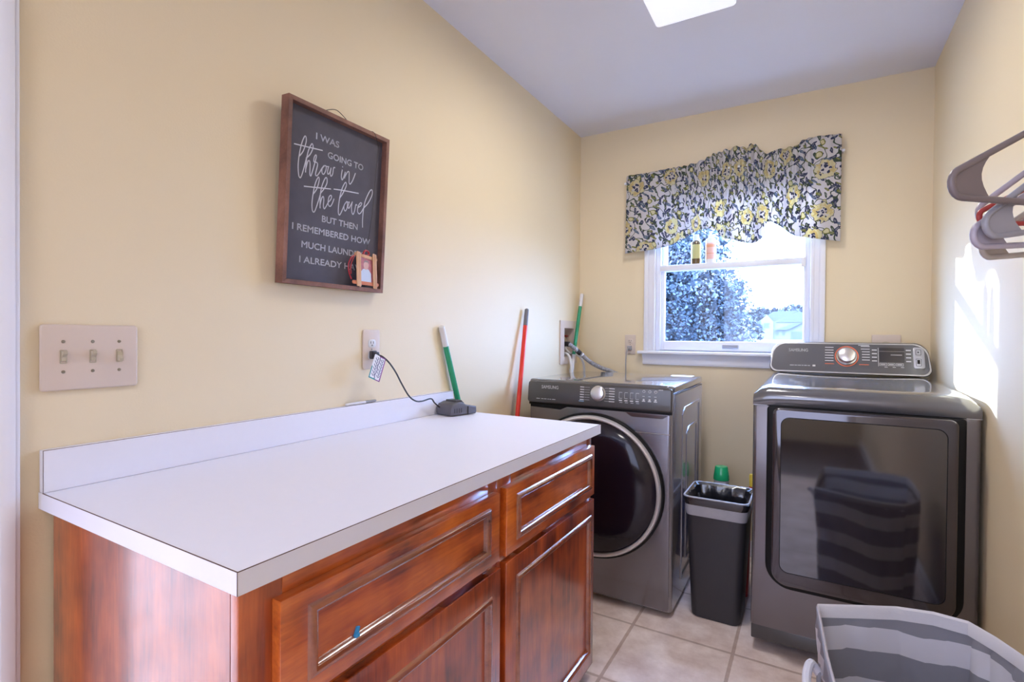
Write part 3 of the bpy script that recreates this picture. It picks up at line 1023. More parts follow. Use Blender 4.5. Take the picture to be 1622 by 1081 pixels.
# hoses
dh = thing('drain_hose', 'grey drain hose curving from the supply box down behind the washer', 'hose', (.06, 2.92, 1.12))
P_ = smooth_path([(-.06, 2.945, 1.085), (-.035, 2.935, 1.118), (.00, 2.915, 1.132), (.035, 2.905, 1.128), (.062, 2.935, 1.098), (.086, 2.97, 1.066), (.133, 3.00, 1.022), (.188, 3.02, .992), (.255, 3.035, .968), (.33, 3.04, .93), (.36, 3.04, .85)], 10)
t = B(); tube(t, P_, [.0125 + .0012*(1 if k % 2 else -1) for k in range(len(P_))], 14); obj('tube', t, M['grey_hose'], dh)
t = B()
for a, b_ in ((18, 30), (41, 48)):
    tube(t, P_[a:b_], .0150, 14)
obj('connector', t, M['black_rubber'], dh)
t = B(); tube(t, P_[49:51], .0155, 14); tube(t, P_[38:40], .0155, 14)
obj('clamp', t, M['chrome'], dh)
for yv, xx, lab in ((2.905, .048, 'pale thin supply hose at the near side of the supply box'), (3.010, .078, 'pale thin supply hose at the corner side of the supply box')):
    t = B(); tube(t, [(-.045, yv, 1.126), (-.040, yv, 1.10), (-.012, yv, 1.075), (.015, yv, 1.075), (xx-.01, yv, 1.04), (xx, yv+(.02 if yv > 3 else -.006), .95), (xx, yv+(.03 if yv > 3 else -.01), .75)], .0075, 12, sm=8)
    tag(obj('supply_hose', t, M['white_grip']), lab, 'hose', 'washer supply hoses')

# ------------------------------------------------------------------ poles leaning in the gap by the counter
def pole(name, label, cat, pts, parts, foot):
    """pts: top and bottom points; parts: (name, t0, t1, r0, r1, material)"""
    a, b_ = Vector(pts[0]), Vector(pts[1])
    o = thing(name, label, cat, tuple(b_))
    for nm, t0, t1, r0, r1, m in parts:
        t = B()
        p = [a.lerp(b_, t0 + (t1-t0)*k/6) for k in range(7)]
        rr = [r0 + (r1-r0)*k/6 for k in range(7)]
        if t0 == 0:
            p = [a, a.lerp(b_, .003)] + p[1:]
            rr = [r0*.55, r0] + rr[1:]
        tube(t, p, rr, 16)
        obj(nm, t, m, o)
    if foot:
        t = B(); foot(t, b_); obj('head', t, M['white_plastic' if foot is not foot_dark else 'grey_grip'], o)
    return o
def foot_dark(t, b_):
    box(t, (b_.x-.02, b_.y-.10, .002), (b_.x+.02, b_.y+.06, .05), .008)
def foot_white(t, b_):
    box(t, (b_.x-.018, b_.y-.08, .002), (b_.x+.022, b_.y+.08, .04), .008)
pole('mop', 'red handled mop with grey grip leaning on the wall', 'mop', ((.020, 2.393, 1.318), (.098, 2.040, .045)),
     [('grip', 0, .068, .0105, .0115, M['grey_grip']), ('handle', .066, 1, .0112, .0112, M['red_pole'])], foot_dark)
pole('broom', 'green handled broom with white tip leaning behind the battery charger', 'broom', ((.0135, 1.700, 1.216), (.036, 2.115, .040)),
     [('grip', 0, .068, .0125, .0125, M['white_grip']), ('handle', .066, 1, .0115, .0115, M['green_pole'])], foot_white)
pole('mop', 'green handled mop with white tip and socket leaning in the corner', 'mop', ((.032, 3.089, 1.446), (.026, 2.660, .045)),
     [('grip', 0, .058, .0115, .0115, M['white_plastic']), ('handle', .056, .275, .0108, .0108, M['green_pole']), ('socket', .27, 1, .0125, .018, M['white_plastic'])], foot_white)

# ================================================================== washer
WX0, WX1, WF, WBK, WT = .106, .787, 2.268, 2.912, .976
ws = thing('washing_machine', 'dark grey front loading washing machine in the corner', 'washing machine', (.446, 2.59, 0))
fm = lambda y: (lambda u, v, h: (u, y-h, v))
t = B()
# body with rounded front uprights
prism(t, rrect(WX0, WF, WX1, WBK, (.018, .018, .006, .006), 5), .022, .940, lambda u, v, h: (u, v, h), .004)
obj('body', t, M['steel_side'], ws)
# front skin below the panel
t = B()
prism(t, rrect(WX0+.012, .030, WX1-.010, .855, .012, 4), .0005, .0085, fm(WF), .004)
obj('front_panel', t, M['steel'], ws)
t = B(); box(t, (WX0+.014, WF-.0096, .770), (WX1-.012, WF-.0082, .7735)); obj('panel_seam', t, M['seam_line'], ws)
# lid
t = B(); prism(t, rrect(WX0-.001, WF-.012, WX1+.001, WBK, (.03, .03, .012, .012), 6), .9405, WT, lambda u, v, h: (u, v, h), .014, 4)
obj('lid', t, M['steel_top'], ws)
# control panel, leaning back a touch
pm = lambda u, v, h: (u, WF-.004 - h + (v-.86)*.10, v)
t = B(); prism(t, rrect(WX0+.004, .8665, WX1-.002, .966, (.014, .014, .014, .014), 6), 0, .024, pm, .006, 3)
obj('control_panel', t, M['panel'], ws)
ph = .0242
t = B(); add_text(t, 'SAMSUNG', .0215, lambda u, v, h: pm(u+.183, v+.9335, ph+h), width=.086, bold=.0005); obj('lettering', t, M['print'], ws)
def dash(t, u0, v0, u1, v1, mf, h): prism(t, [(u0, v0), (u1, v0), (u1, v1), (u0, v1)], h, h+.0005, mf)
t = B()
for k, w in enumerate((.022, .012, .016, .008, .010, .020)):
    dash(t, .158+sum((.026, .014, .019, .010, .013, .0)[:k]), .884, .158+sum((.026, .014, .019, .010, .013, .0)[:k])+w*.85, .8865, pm, ph)
obj('caption', t, M['print'], ws)
t = B()
for k in range(6):
    dash(t, .378, .949-k*.0112, .397, .953-k*.0112, pm, ph); dash(t, .400, .9505-k*.0112, .424, .9515-k*.0112, pm, ph)
    t2 = t2 if k else B()
    dash(t2, .514, .949-k*.0112, .540, .953-k*.0112, pm, ph); dash(t2, .494, .9505-k*.0112, .512, .9515-k*.0112, pm, ph)
obj('cycle_marking', t, M['print'], ws)
obj('cycle_marking', t2, M['print'], ws)
t = B()
for k in range(4):
    u = .560 + k*.0245
    dash(t, u, .937, u+.014, .939, pm, ph); dash(t, u, .912, u+.014, .9135, pm, ph); dash(t, u, .9135, u+.0012, .937, pm, ph)
    dash(t, u, .901, u+.014, .906, pm, ph); dash(t, u+.003, .894, u+.016, .896, pm, ph)
for k in range(3):
    u = .662 + k*.025
    dash(t, u, .926, u+.010, .9285, pm, ph); dash(t, u-.001, .905, u+.013, .909, pm, ph)
    prism(t, circ(u+.006, .913 if k < 2 else .914, .0045, 8), ph, ph+.0005, pm)
    ring_prism(t, circ(u+.006, .948, .006, 16), circ(u+.006, .948, .0045, 16), ph, ph+.0005, pm)
dash(t, .730, .956, .748, .959, pm, ph)
obj('button_marking', t, M['print'], ws)
t = B(); dash(t, .374, .886, .398, .8905, pm, ph); obj('blue_marking', t, M['print_blue'], ws)
t = B()
km = Matrix.Translation(pm(.4645, .9265, .023)) @ Matrix.Rotation(PI/2-.1, 4, 'X')
lathe(t, [(0, 0), (.0345, 0), (.034, .004), (.031, .006), (.0305, .017), (.029, .020), (.026, .021), (0, .0212)], km, 40)
obj('dial', t, M['silver'], ws)
# black strip and patch stand in for the shaded gap and finger recess
t = B(); box(t, (WX0+.006, WF-.0115, .8545), (WX1-.004, WF+.002, .8668), .001)
prism(t, [(WX0+.012, .855), (WX0+.014, .843), (.275, .838), (.312, .855)], .0086, .0098, fm(WF))
obj('panel_gap_shade', t, M['black'], ws)
t = B()
prism(t, [(.582, .8545), (.612, .836), (.742, .836), (.772, .8545)], .0086, .0125, fm(WF), .001)
obj('drawer_lip', t, M['steel'], ws)
# porthole door: black well, bright ring, bulging dark glass
DC, DZ, DR = (.436, .5155, .313)
t = B(); prism(t, circ(DC, DZ, .323, 72), .008, .030, fm(WF), .006, 3); dd = obj('door', t, M['black'], ws)
t = B()
MR = Matrix.Translation((DC, WF-.030, DZ)) @ Matrix.Rotation(PI/2, 4, 'X')
lathe(t, [(.293, .004), (.296, .014), (.302, .018), (.309, .014), (.313, .004), (.313, 0), (.293, 0)], MR, 96)
# close the inner hole: the caps made by lathe are not wanted here
for f in [f for f in t.faces if len(f.verts) > 10]:
    t.faces.remove(f)
sub('door_ring', t, M['chrome'], dd)
t = B(); lathe(t, [(.2935, 0), (.2925, .008), (.27, .020), (.22, .030), (.14, .038), (.06, .041), (0, .0415)], MR, 96)
sub('door_window', t, M['porthole'], dd)
# pressed side panel: two nested raised outlines
sm_ = lambda u, v, h: (WX1+h, u, v)
t = B()
def press(y0, y1, z0, z1, w, c):
    o = [(y0, z0), (y1, z0), (y1, z1), (y0+c, z1), (y0, z1-c*.6)]
    i = [(y0+w, z0+w), (y1-w, z0+w), (y1-w, z1-w), (y0+c+w*.4, z1-w), (y0+w, z1-c*.6-w*.3)]
    ring_prism(t, o, i, -.001, .0035, sm_)
press(2.44, 2.83, .10, .865, .012, .05)
press(2.53, 2.765, .16, .765, .010, .05)
obj('side_pressing', t, M['steel_side'], ws)
t = B(); box(t, (WX1-.0005, WF+.03, .935), (WX1+.0008, WBK-.01, .938)); obj('lid_seam', t, M['black'], ws)
for x in (WX0+.06, WX1-.06):
    for y in (WF+.07, WBK-.07):
        t = B(); lathe(t, [(.022, 0), (.022, .012), (.012, .014), (.012, .024)], Matrix.Translation((x, y, 0)), 16); obj('foot', t, M['rubber'], ws)
# sheet of paper on the lid
t = B(); prism(t, [(.648, 2.796), (.752, 2.802), (.748, 2.898), (.640, 2.892)], WT+.0004, WT+.0016, lambda u, v, h: (u, v, h))
tag(obj('paper_sheet', t, M['paper']), 'folded white paper lying at the back of the washer lid', 'paper')

# ================================================================== dryer
DX0, DX1, DF, DBK = 1.092, 1.744, 2.215, 3.075
dy = thing('clothes_dryer', 'grey clothes dryer with big dark door by the right wall', 'clothes dryer', (1.418, 2.64, 0))
t = B(); prism(t, rrect(DX0, DF, DX1, DBK, (.014, .014, .006, .006), 4), .100, .9290, lambda u, v, h: (u, v, h), .003)
obj('body', t, M['steel'], dy)
t = B(); box(t, (DX0+.002, DF+.006, .045), (DX1-.002, DBK-.01, .099), .004); obj('plinth', t, M['panel'], dy)
# bowed lid: the front edge bulges forward in the middle, the top swells up behind it
t = B()
nx, rows = 24, []
for zz, inset, drop in ((.9300, .0, 0), (.950, -.002, 0), (.972, .001, 0), (.987, .010, 0), (.996, .026, 0), (1.001, .055, 0), (1.004, .12, 0), (1.010, .40, 0), (1.014, DBK-DF-.09, 0)):
    row = []
    for k in range(nx+1):
        s = -1 + 2*k/nx
        e_ = max(0, abs(s)-.86)/.14
        x = (DX0+DX1)/2 + s*(DX1-DX0)/2
        crown = (1-abs(s)**2.2)
        zz2 = zz - (.0 if zz < .94 else (zz-.93)*.40*e_**2)
        yy = DF + inset - .012*crown*min(1, (zz-.93)/.02) * (1 if inset < .2 else 0)
        row.append((x, yy, zz2 - (.006*crown if inset > .1 else 0)))
    rows.append(row)
V = [[t.verts.new(p) for p in r] for r in rows]
for A_, B_ in zip(V[:-1], V[1:]):
    for k in range(nx):
        t.faces.new([A_[k], A_[k+1], B_[k+1], B_[k]])
for side in (0, nx):   # skirts at both sides, back and underside
    low = [t.verts.new((r[side].co.x, r[side].co.y, .9300)) for r in V]
    for i in range(len(V)-1):
        t.faces.new([V[i][side], V[i+1][side], low[i+1], low[i]])
t.faces.new([V[-1][k] for k in range(nx+1)] + [t.verts.new((DX1, V[-1][nx].co.y, .93)), t.verts.new((DX0, V[-1][0].co.y, .93))])
bmesh.ops.remove_doubles(t, verts=list(t.verts), dist=1e-5)
bmesh.ops.recalc_face_normals(t, faces=list(t.faces))
obj('lid', t, M['steel_top'], dy, angle=50)
for xa, xb in ((DX0-.0006, DX0+.048), (DX1-.038, DX1+.0006)):
    t = B(); box(t, (xa, DF-.001, .9285), (xb, DF+.0015, .9300)); obj('lid_seam', t, M['seam_line'], dy)
# black door surround and the door
dm = fm(DF)
t = B(); prism(t, rrect(1.140, .262, 1.706, .9285, (.085, .085, .012, .012), 8), -.004, .010, dm, .004); obj('door_surround', t, M['black'], dy)
t = B(); prism(t, rrect(1.160, .285, 1.682, .9265, (.055, .055, .022, .022), 8), .008, .042, dm, .008, 3); do_ = obj('door', t, M['door_face'], dy)
t = B(); ring_prism(t, rrect(1.187, .335, 1.655, .8955, .030, 8), rrect(1.1895, .3375, 1.6525, .893, .028, 8), .0412, .0426, dm); sub('glass_outline', t, M['black'], do_)
t = B(); prism(t, rrect(1.1895, .3375, 1.6525, .893, .028, 8), .0412, .0424, dm); sub('door_window', t, M['door_glass'], do_)
# console
cz0, cz1 = 1.013, 1.160
def cm(u, v, h):   # v is height along the tilted face
    return (u, 2.940 + (v-cz0)*.36 - h, v)
cx0, cx1 = 1.098, 1.738
def cout(d, dz=0):
    pts = rrect(cx0+d, cz0+d+dz, cx1-d, cz1-d, (.030, .030, .050, .050), 7)
    c = (cx0+cx1)/2
    return [(c + (u-c)*(1 - .05*max(0, (v-cz0-.03)/(cz1-cz0))), v + .006*(1-((u-c)/.32)**2)*((v-cz0)/(cz1-cz0))) for u, v in pts]
t = B(); prism(t, cout(0), -.055, .0, cm, .012, 4); obj('console', t, M['console'], dy)
t = B(); ring_prism(t, cout(.004), cout(.009), -.004, .0022, cm); obj('console_trim', t, M['seam_line'], dy)
t = B(); prism(t, cout(.010), -.002, .0008, cm); obj('console_face', t, M['console'], dy)
ch_ = .0010
t = B(); add_text(t, 'SAMSUNG', .0200, lambda u, v, h: cm(u+1.182, v+1.115, ch_+h), width=.082, bold=.0005); obj('lettering', t, M['print'], dy)
t = B()
u = 1.188
for w in (.018, .010, .014, .007, .012, .010):
    dash(t, u, 1.047, u+w, 1.0495, cm, ch_); u += w+.003
dash(t, 1.284, 1.045, 1.296, 1.053, cm, ch_)
obj('caption', t, M['print'], dy)
t = B()
for k in range(6):
    dash(t, 1.335, 1.1355-k*.0125, 1.370, 1.1385-k*.0125, cm, ch_)
    t2 = t2 if k else B()
    dash(t2, 1.482-.004*(k < 2), 1.1425-k*.0125, 1.512, 1.1455-k*.0125, cm, ch_)
dash(t2, 1.468, 1.1475, 1.510, 1.150, cm, ch_)
obj('cycle_marking', t, M['print'], dy)
obj('cycle_marking', t2, M['print'], dy)
t = B()
for k in range(4):
    dash(t, 1.520, 1.126-k*.0165, 1.539, 1.130-k*.0165, cm, ch_); dash(t, 1.646, 1.1265-k*.0165, 1.664, 1.131-k*.0165, cm, ch_)
dash(t, 1.5435, 1.055, 1.545, 1.138, cm, ch_)
for k in range(3):
    ring_prism(t, rrect(1.548+k*.0305, 1.058, 1.575+k*.0305, 1.070, .001, 1), rrect(1.5492+k*.0305, 1.0592, 1.5738+k*.0305, 1.0688, .001, 1), ch_, ch_+.0005, cm)
    dash(t, 1.552+k*.0305, 1.0625, 1.570+k*.0305, 1.0655, cm, ch_); dash(t, 1.566+k*.030, 1.051, 1.578+k*.030, 1.053, cm, ch_)
obj('button_marking', t, M['print'], dy)
t = B()
dash(t, 1.335, 1.0585, 1.372, 1.0615, cm, ch_)
obj('orange_marking', t, M['print_red'], dy)
t = B(); dash(t, 1.470, 1.0585, 1.508, 1.0615, cm, ch_)
obj('orange_marking', t, M['print_red'], dy)
t = B(); prism(t, rrect(1.548, 1.074, 1.640, 1.139, .003, 2), .0006, .0016, cm); dp = obj('display', t, M['display'], dy)
t = B(); dash(t, 1.590, 1.105, 1.632, 1.109, cm, .0017); dash(t, 1.548, 1.122, 1.640, 1.1235, cm, .0017); sub('display_digits', t, M['print_dim'], dp)
t = B(); prism(t, rrect(1.672, 1.050, 1.712, 1.143, (.008, .008, .022, .008), 4), .0006, .003, cm, .001); pdn = obj('button_pad', t, M['silver_pad'], dy)
t = B(); ring_prism(t, rrect(1.680, 1.108, 1.700, 1.133, .003, 2), rrect(1.6815, 1.1095, 1.6985, 1.1315, .002, 2), .003, .0036, cm); dash(t, 1.687, 1.118, 1.692, 1.124, cm, .003)
sub('button', t, M['black'], pdn)
t = B(); ring_prism(t, rrect(1.680, 1.060, 1.700, 1.093, .003, 2), rrect(1.6815, 1.0615, 1.6985, 1.0915, .002, 2), .003, .0036, cm); dash(t, 1.685, 1.070, 1.695, 1.088, cm, .003)
sub('button', t, M['black'], pdn)
kc = (1.422, 1.0965)
t = B(); ring_prism(t, circ(*kc, .0475, 48), circ(*kc, .043, 48), .0006, .0014, cm); obj('dial_ring', t, M['print_red'], dy)
t = B()
KM = Matrix.Translation(cm(*kc, 0.0)) @ Matrix.Rotation(PI/2-.33, 4, 'X')
lathe(t, [(0, 0), (.0415, 0), (.041, .006), (.036, .009), (.035, .026), (.033, .030), (.029, .032), (0, .0325)], KM, 44)
obj('dial', t, M['silver'], dy)
for x in (DX0+.09, DX1-.09):
    for y in (DF+.13, DBK-.08):
        t = B(); lathe(t, [(.020, 0), (.020, .016), (.012, .018), (.012, .048)], Matrix.Translation((x, y, 0)), 16); obj('foot', t, M['rubber'], dy)

# ================================================================== trash bin between washer and dryer
tb = thing('trash_bin', 'dark plastic trash bin lined with a black bag, between washer and dryer', 'trash bin', (.945, 2.46, 0))
def tr(z, n, x0, x1, y0, y1, r=.03):
    pts = rrect(x0, y0, x1, y1, r, 6)
    if n > 6:    # extra points along the straight sides
        out = []
        for i in range(len(pts)):
            p, q = pts[i], pts[(i+1) % len(pts)]
            m = 10 if i % 7 == 6 else 1
            out += [(p[0]+(q[0]-p[0])*k/m, p[1]+(q[1]-p[1])*k/m) for k in range(m)]
        pts = out
    return [(u, v, z) for u, v in pts]
def bin_ring(z, d=0, n=6):
    k = z/.5
    return tr(z, n, .850-.028*k+d, 1.042+.022*k-d, 2.345-.008*k+d, 2.555+.030*k-d)
t = B()
loft(t, [bin_ring(.001, .004), bin_ring(.006), bin_ring(.25), bin_ring(.500), bin_ring(.500, .004), bin_ring(.02, .004)], True, True)
obj('bin_body', t, M['bin'], tb)
t = B()
loft(t, [bin_ring(.430, -.0015), bin_ring(.445, -.0045), bin_ring(.474, -.0040), bin_ring(.478, -.001), bin_ring(.478, .0)], False, False)
obj('bag_band', t, M['bag_band'], tb)
t = B()
rg = []
seg = None
random.seed(3)
def wav(z, d, amp, zamp=0):
    ring = bin_ring(z, d, 10)
    n = len(ring)
    cx_ = sum(p[0] for p in ring)/n; cy_ = sum(p[1] for p in ring)/n
    out = []
    for i, p in enumerate(ring):
        w = (random.random()-.6) + .8*math.sin(i*1.37+z*5) + .5*math.sin(i*2.9-z*19)
        k = 1 - amp*abs(w)
        out.append((cx_+(p[0]-cx_)*k, cy_+(p[1]-cy_)*k, p[2] + zamp*(random.random()-.5)))
    return out
loft(t, [wav(.472, -.0034, .0), wav(.480, -.006, .0), wav(.494, -.010, .004), wav(.505, -.010, .004), wav(.510, -.002, .006), wav(.500, .007, .02), wav(.465, .010, .05, .012), wav(.43, .012, .08, .015), wav(.39, .014, .10, .02), wav(.34, .016, .12, .02), wav(.28, .018, .13, .02), wav(.20, .02, .14), wav(.10, .03, .1), wav(.09, .07, .0)], False, True)
obj('bag', t, M['bag'], tb)
t = B()
tube(t, [(p[0], p[1], p[2]) for p in bin_ring(.507, -.005)], .0045, 8, closed=True)
obj('bag_rim', t, M['bag_band'], tb)

# bottles behind the bin
bt = thing('detergent_bottle', 'detergent bottle with green cap standing behind the trash bin', 'bottle', (.888, 2.90, 0))
t = B(); loft(t, [[(.888+u, 2.90+v, z) for u, v in rrect(-a, -b_, a, b_, min(a, b_)*.8, 6)] for z, a, b_ in ((.0, .055, .04), (.012, .062, .046), (.25, .062, .046), (.34, .055, .042), (.385, .030, .030))])
obj('bottle_body', t, M['navy_plastic'], bt)
t = B(); lathe(t, [(.034, .385), (.036, .40), (.036, .448), (.032, .452)], Matrix.Translation((.888, 2.90, 0)), 28); obj('collar', t, M['white_plastic'], bt)
t = B(); lathe(t, [(.0385, .4525), (.0375, .470), (.031, .515), (.028, .5195), (0, .520)], Matrix.Translation((.888, 2.90, 0)), 28); obj('cap', t, M['green_cap'], bt)
bt = thing('cleaner_bottle', 'red bottle with yellow cap squeezed between trash bin and dryer', 'bottle', (1.060, 2.665, 0))
t = B(); loft(t, [[(1.031+.02*max(0, z-.3)/.2+u, 2.665+v, z) for u, v in rrect(-a, -b_, a, b_, min(a, b_)*.8, 5)] for z, a, b_ in ((.0, .012, .03), (.01, .0125, .033), (.36, .0125, .033), (.46, .0135, .02), (.50, .010, .010))])
obj('bottle_body', t, M['red_plastic'], bt)
t = B(); lathe(t, [(.0115, .500), (.012, .545), (.010, .555), (0, .556)], Matrix.Translation((1.052, 2.665, 0)), 20); obj('cap', t, M['yellow_plastic'], bt)

# ================================================================== bottles on the window rail
def small_bottle(name, label, x, z0, body_prof, cap_prof, lab, mats, ysc=.8):
    o = thing(name, label, 'bottle', (x, RL+.020, z0))
    Mx = Matrix.Translation((x, RL+.020, z0))
    t = B(); lathe(t, body_prof, Mx, 24, 1, ysc); obj('bottle_body', t, mats[0], o)
    t = B(); lathe(t, cap_prof, Mx, 20, 1, ysc); obj('cap', t, mats[1], o)
    r, a, b_ = lab
    t = B(); lathe(t, [(r, a), (r, b_)], Mx, 24, 1, ysc)
    for f in [f for f in t.faces if len(f.verts) > 8]:
        t.faces.remove(f)
    obj('label', t, mats[2], o)
    return o
small_bottle('lotion_bottle', 'brown bottle with yellow label standing on the window rail', .704, 1.5963,
             [(.022, 0), (.026, .003), (.026, .118), (.022, .130), (.015, .134)], [(.016, .134), (.016, .166), (.014, .168), (0, .168)], (.0264, .030, .110), (M['amber'], M['white_plastic'], M['label_yellow']))
o = small_bottle('lotion_bottle', 'white pump bottle with peach label standing on the window rail', .783, 1.5963,
             [(.024, 0), (.0275, .003), (.0275, .128), (.022, .140), (.012, .143)], [(.013, .143), (.013, .158), (.005, .159), (.005, .172), (.009, .172), (.009, .180), (0, .181)], (.0279, .022, .112), (M['white_plastic'], M['white_plastic'], M['label_peach']))
t = B(); Mx = Matrix.Translation((.783, RL+.020, 1.5963))
lathe(t, [(.0282, .088), (.0282, .104)], Mx, 24, 1, .8)
for f in [f for f in t.faces if len(f.verts) > 8]: t.faces.remove(f)
obj('label_band', t, M['label_orange'], o)
t = B(); lathe(t, [(.0282, .052), (.0282, .056)], Mx, 24, 1, .8)
for f in [f for f in t.faces if len(f.verts) > 8]: t.faces.remove(f)
obj('label_band', t, M['label_orange'], o)

# ================================================================== valance
TOP = [(0.315, 2.139), (0.421, 2.138), (0.53, 2.143), (0.652, 2.145), (0.703, 2.151), (0.753, 2.164), (0.776, 2.174), (0.802, 2.187), (0.835, 2.191), (0.866, 2.2), (0.892, 2.195), (0.917, 2.211), (0.935, 2.204), (0.966, 2.189), (0.99, 2.208), (1.012, 2.2), (1.03, 2.174), (1.051, 2.151), (1.075, 2.14), (1.098, 2.159), (1.124, 2.154), (1.159, 2.158), (1.181, 2.16), (1.201, 2.16), (1.223, 2.181), (1.251, 2.189), (1.305, 2.191), (1.394, 2.184)]
BOT = [(0.315, 1.674), (0.426, 1.681), (0.571, 1.699), (0.613, 1.714), (0.657, 1.735), (0.691, 1.76), (0.725, 1.774), (0.774, 1.776), (0.824, 1.765), (0.84, 1.736), (0.866, 1.716), (0.92, 1.698), (0.997, 1.678), (1.027, 1.679), (1.045, 1.690), (1.058, 1.711), (1.064, 1.745), (1.068, 1.787), (1.091, 1.785), (1.129, 1.761), (1.173, 1.715), (1.207, 1.693), (1.284, 1.679), (1.394, 1.657)]
ROD = [(0.316, 2.075), (0.567, 2.055), (0.722, 2.045), (0.868, 2.067), (0.992, 2.064), (1.126, 2.040), (1.202, 2.058), (1.306, 2.078), (1.394, 2.06)]
val = thing('window_valance', 'white valance with yellow and navy flowers gathered over the window', 'valance', (.855, RL, 2.05))
t = B()
uvl = t.loops.layers.uv.new('UVMap')
NX, NV = 340, 26
tx, tz = zip(*TOP); bx_, bz = zip(*BOT); rx, rz = zip(*ROD)
gx = np.linspace(.315, 1.394, NX)
zt = np.interp(gx, tx, tz); zb = np.interp(gx, bx_, bz); zr = np.interp(gx, rx, rz)
gather = np.clip(np.minimum((gx-.52)/.18, (1.30-gx)/.14), 0, 1)     # the middle is gathered, the ends hang flat
clothu = np.cumsum(np.concatenate([[0], np.diff(gx)*(1+.75*gather[1:])]))
rows = []
for j in range(NV+1):
    s = j/NV
    row = []
    for i in range(NX):
        x = gx[i]; g = gather[i]
        if s < .28:
            q = s/.28
            z = zt[i] + (zr[i]-zt[i])*q
            puff = .018*math.sin(q*PI)
            fr = (.004+.010*g)*math.sin(x*175 + 1.7*math.sin(x*31)) * (.7+.3*math.cos(q*9))
            y = .042 + puff*.6 + fr
        else:
            q = (s-.28)/.72
            z = zr[i] + (zb[i]-zr[i])*q
            f1 = (.003+.010*g)*math.sin(x*175 + 1.7*math.sin(x*31))*(1-q)**1.5
            f2 = (.006+.014*g)*q**.7*(math.sin(x*36+2.0*math.sin(x*7)) + .4*math.sin(x*71+1.1))
            f3 = -.030*math.exp(-((x-1.072)/.016)**2)*q + .020*math.exp(-((x-1.035)/.02)**2)*q
            y = .046 + .012*q + f1 + f2 + f3
        row.append(t.verts.new((x, RL - max(y, .026), z)))
    rows.append(row)
for j in range(NV):
    for i in range(NX-1):
        f = t.faces.new([rows[j][i], rows[j][i+1], rows[j+1][i+1], rows[j+1][i]])
        for l, (jj, ii) in zip(f.loops, ((j, i), (j, i+1), (j+1, i+1), (j+1, i))):
            l[uvl].uv = (clothu[ii]+.02, rows[jj][ii].co.z - 1.6)
bmesh.ops.recalc_face_normals(t, faces=list(t.faces))
vo = obj('valance_cloth', t, M['floral'], val, angle=180)
md = vo.modifiers.new('thickness', 'SOLIDIFY'); md.thickness = .0014
t = B(); tube(t, [(.300, RL-.036, 2.095), (1.408, RL-.036, 2.105)], .007, 12)
tube(t, [(.305, RL-.036, 2.095), (.305, RL-.0006, 2.095)], .006, 10); tube(t, [(1.403, RL-.036, 2.105), (1.403, RL-.0006, 2.105)], .006, 10)
obj('curtain_rod', t, M['trim'], val)

# ================================================================== sign
SY, SZ, SW, SH, STH, SX = .9775, 1.3206, .3792, .508, .0533, .004
def sg(u, v, h):
    return (SX + h*math.cos(STH) + v*math.sin(STH), SY+u, SZ + v*math.cos(STH) - h*math.sin(STH))
sn = thing('wall_sign', 'black laundry sign with white lettering in a brown wooden frame', 'sign', (SX, SY, SZ))
t = B()
fw, fd = .0125, .032
for a in ([(0, 0), (SW, 0), (SW-fw, fw), (fw, fw)], [(0, SH), (fw, SH-fw), (SW-fw, SH-fw), (SW, SH)], [(0, 0), (fw, fw), (fw, SH-fw), (0, SH)], [(SW, 0), (SW, SH), (SW-fw, SH-fw), (SW-fw, fw)]):
    prism(t, a, 0, fd, sg, .0006, 1)
obj('frame', t, M['sign_wood'], sn)
t = B(); prism(t, [(fw-.002, fw-.002), (SW-fw+.002, fw-.002), (SW-fw+.002, SH-fw+.002), (fw-.002, SH-fw+.002)], .005, .0115, sg)
obj('board', t, M['chalk'], sn)
hb = .0117
t = B()
for s_, u, v, w in (('I WAS', .1062, .4235, .083), ('GOING TO', .1497, .3830, .138), ('BUT THEN', .1379, .1925, .137), ('I REMEMBERED HOW', .0389, .1535, .291), ('MUCH LAUNDRY', .0715, .1076, .229), ('I ALREADY HAVE', .0659, .0645, .240)):
    add_text(t, s_, .0262, (lambda u0, v0: lambda a, b_, h: sg(u0+a, v0+b_, hb+h))(u, v), width=w, bold=.00055)
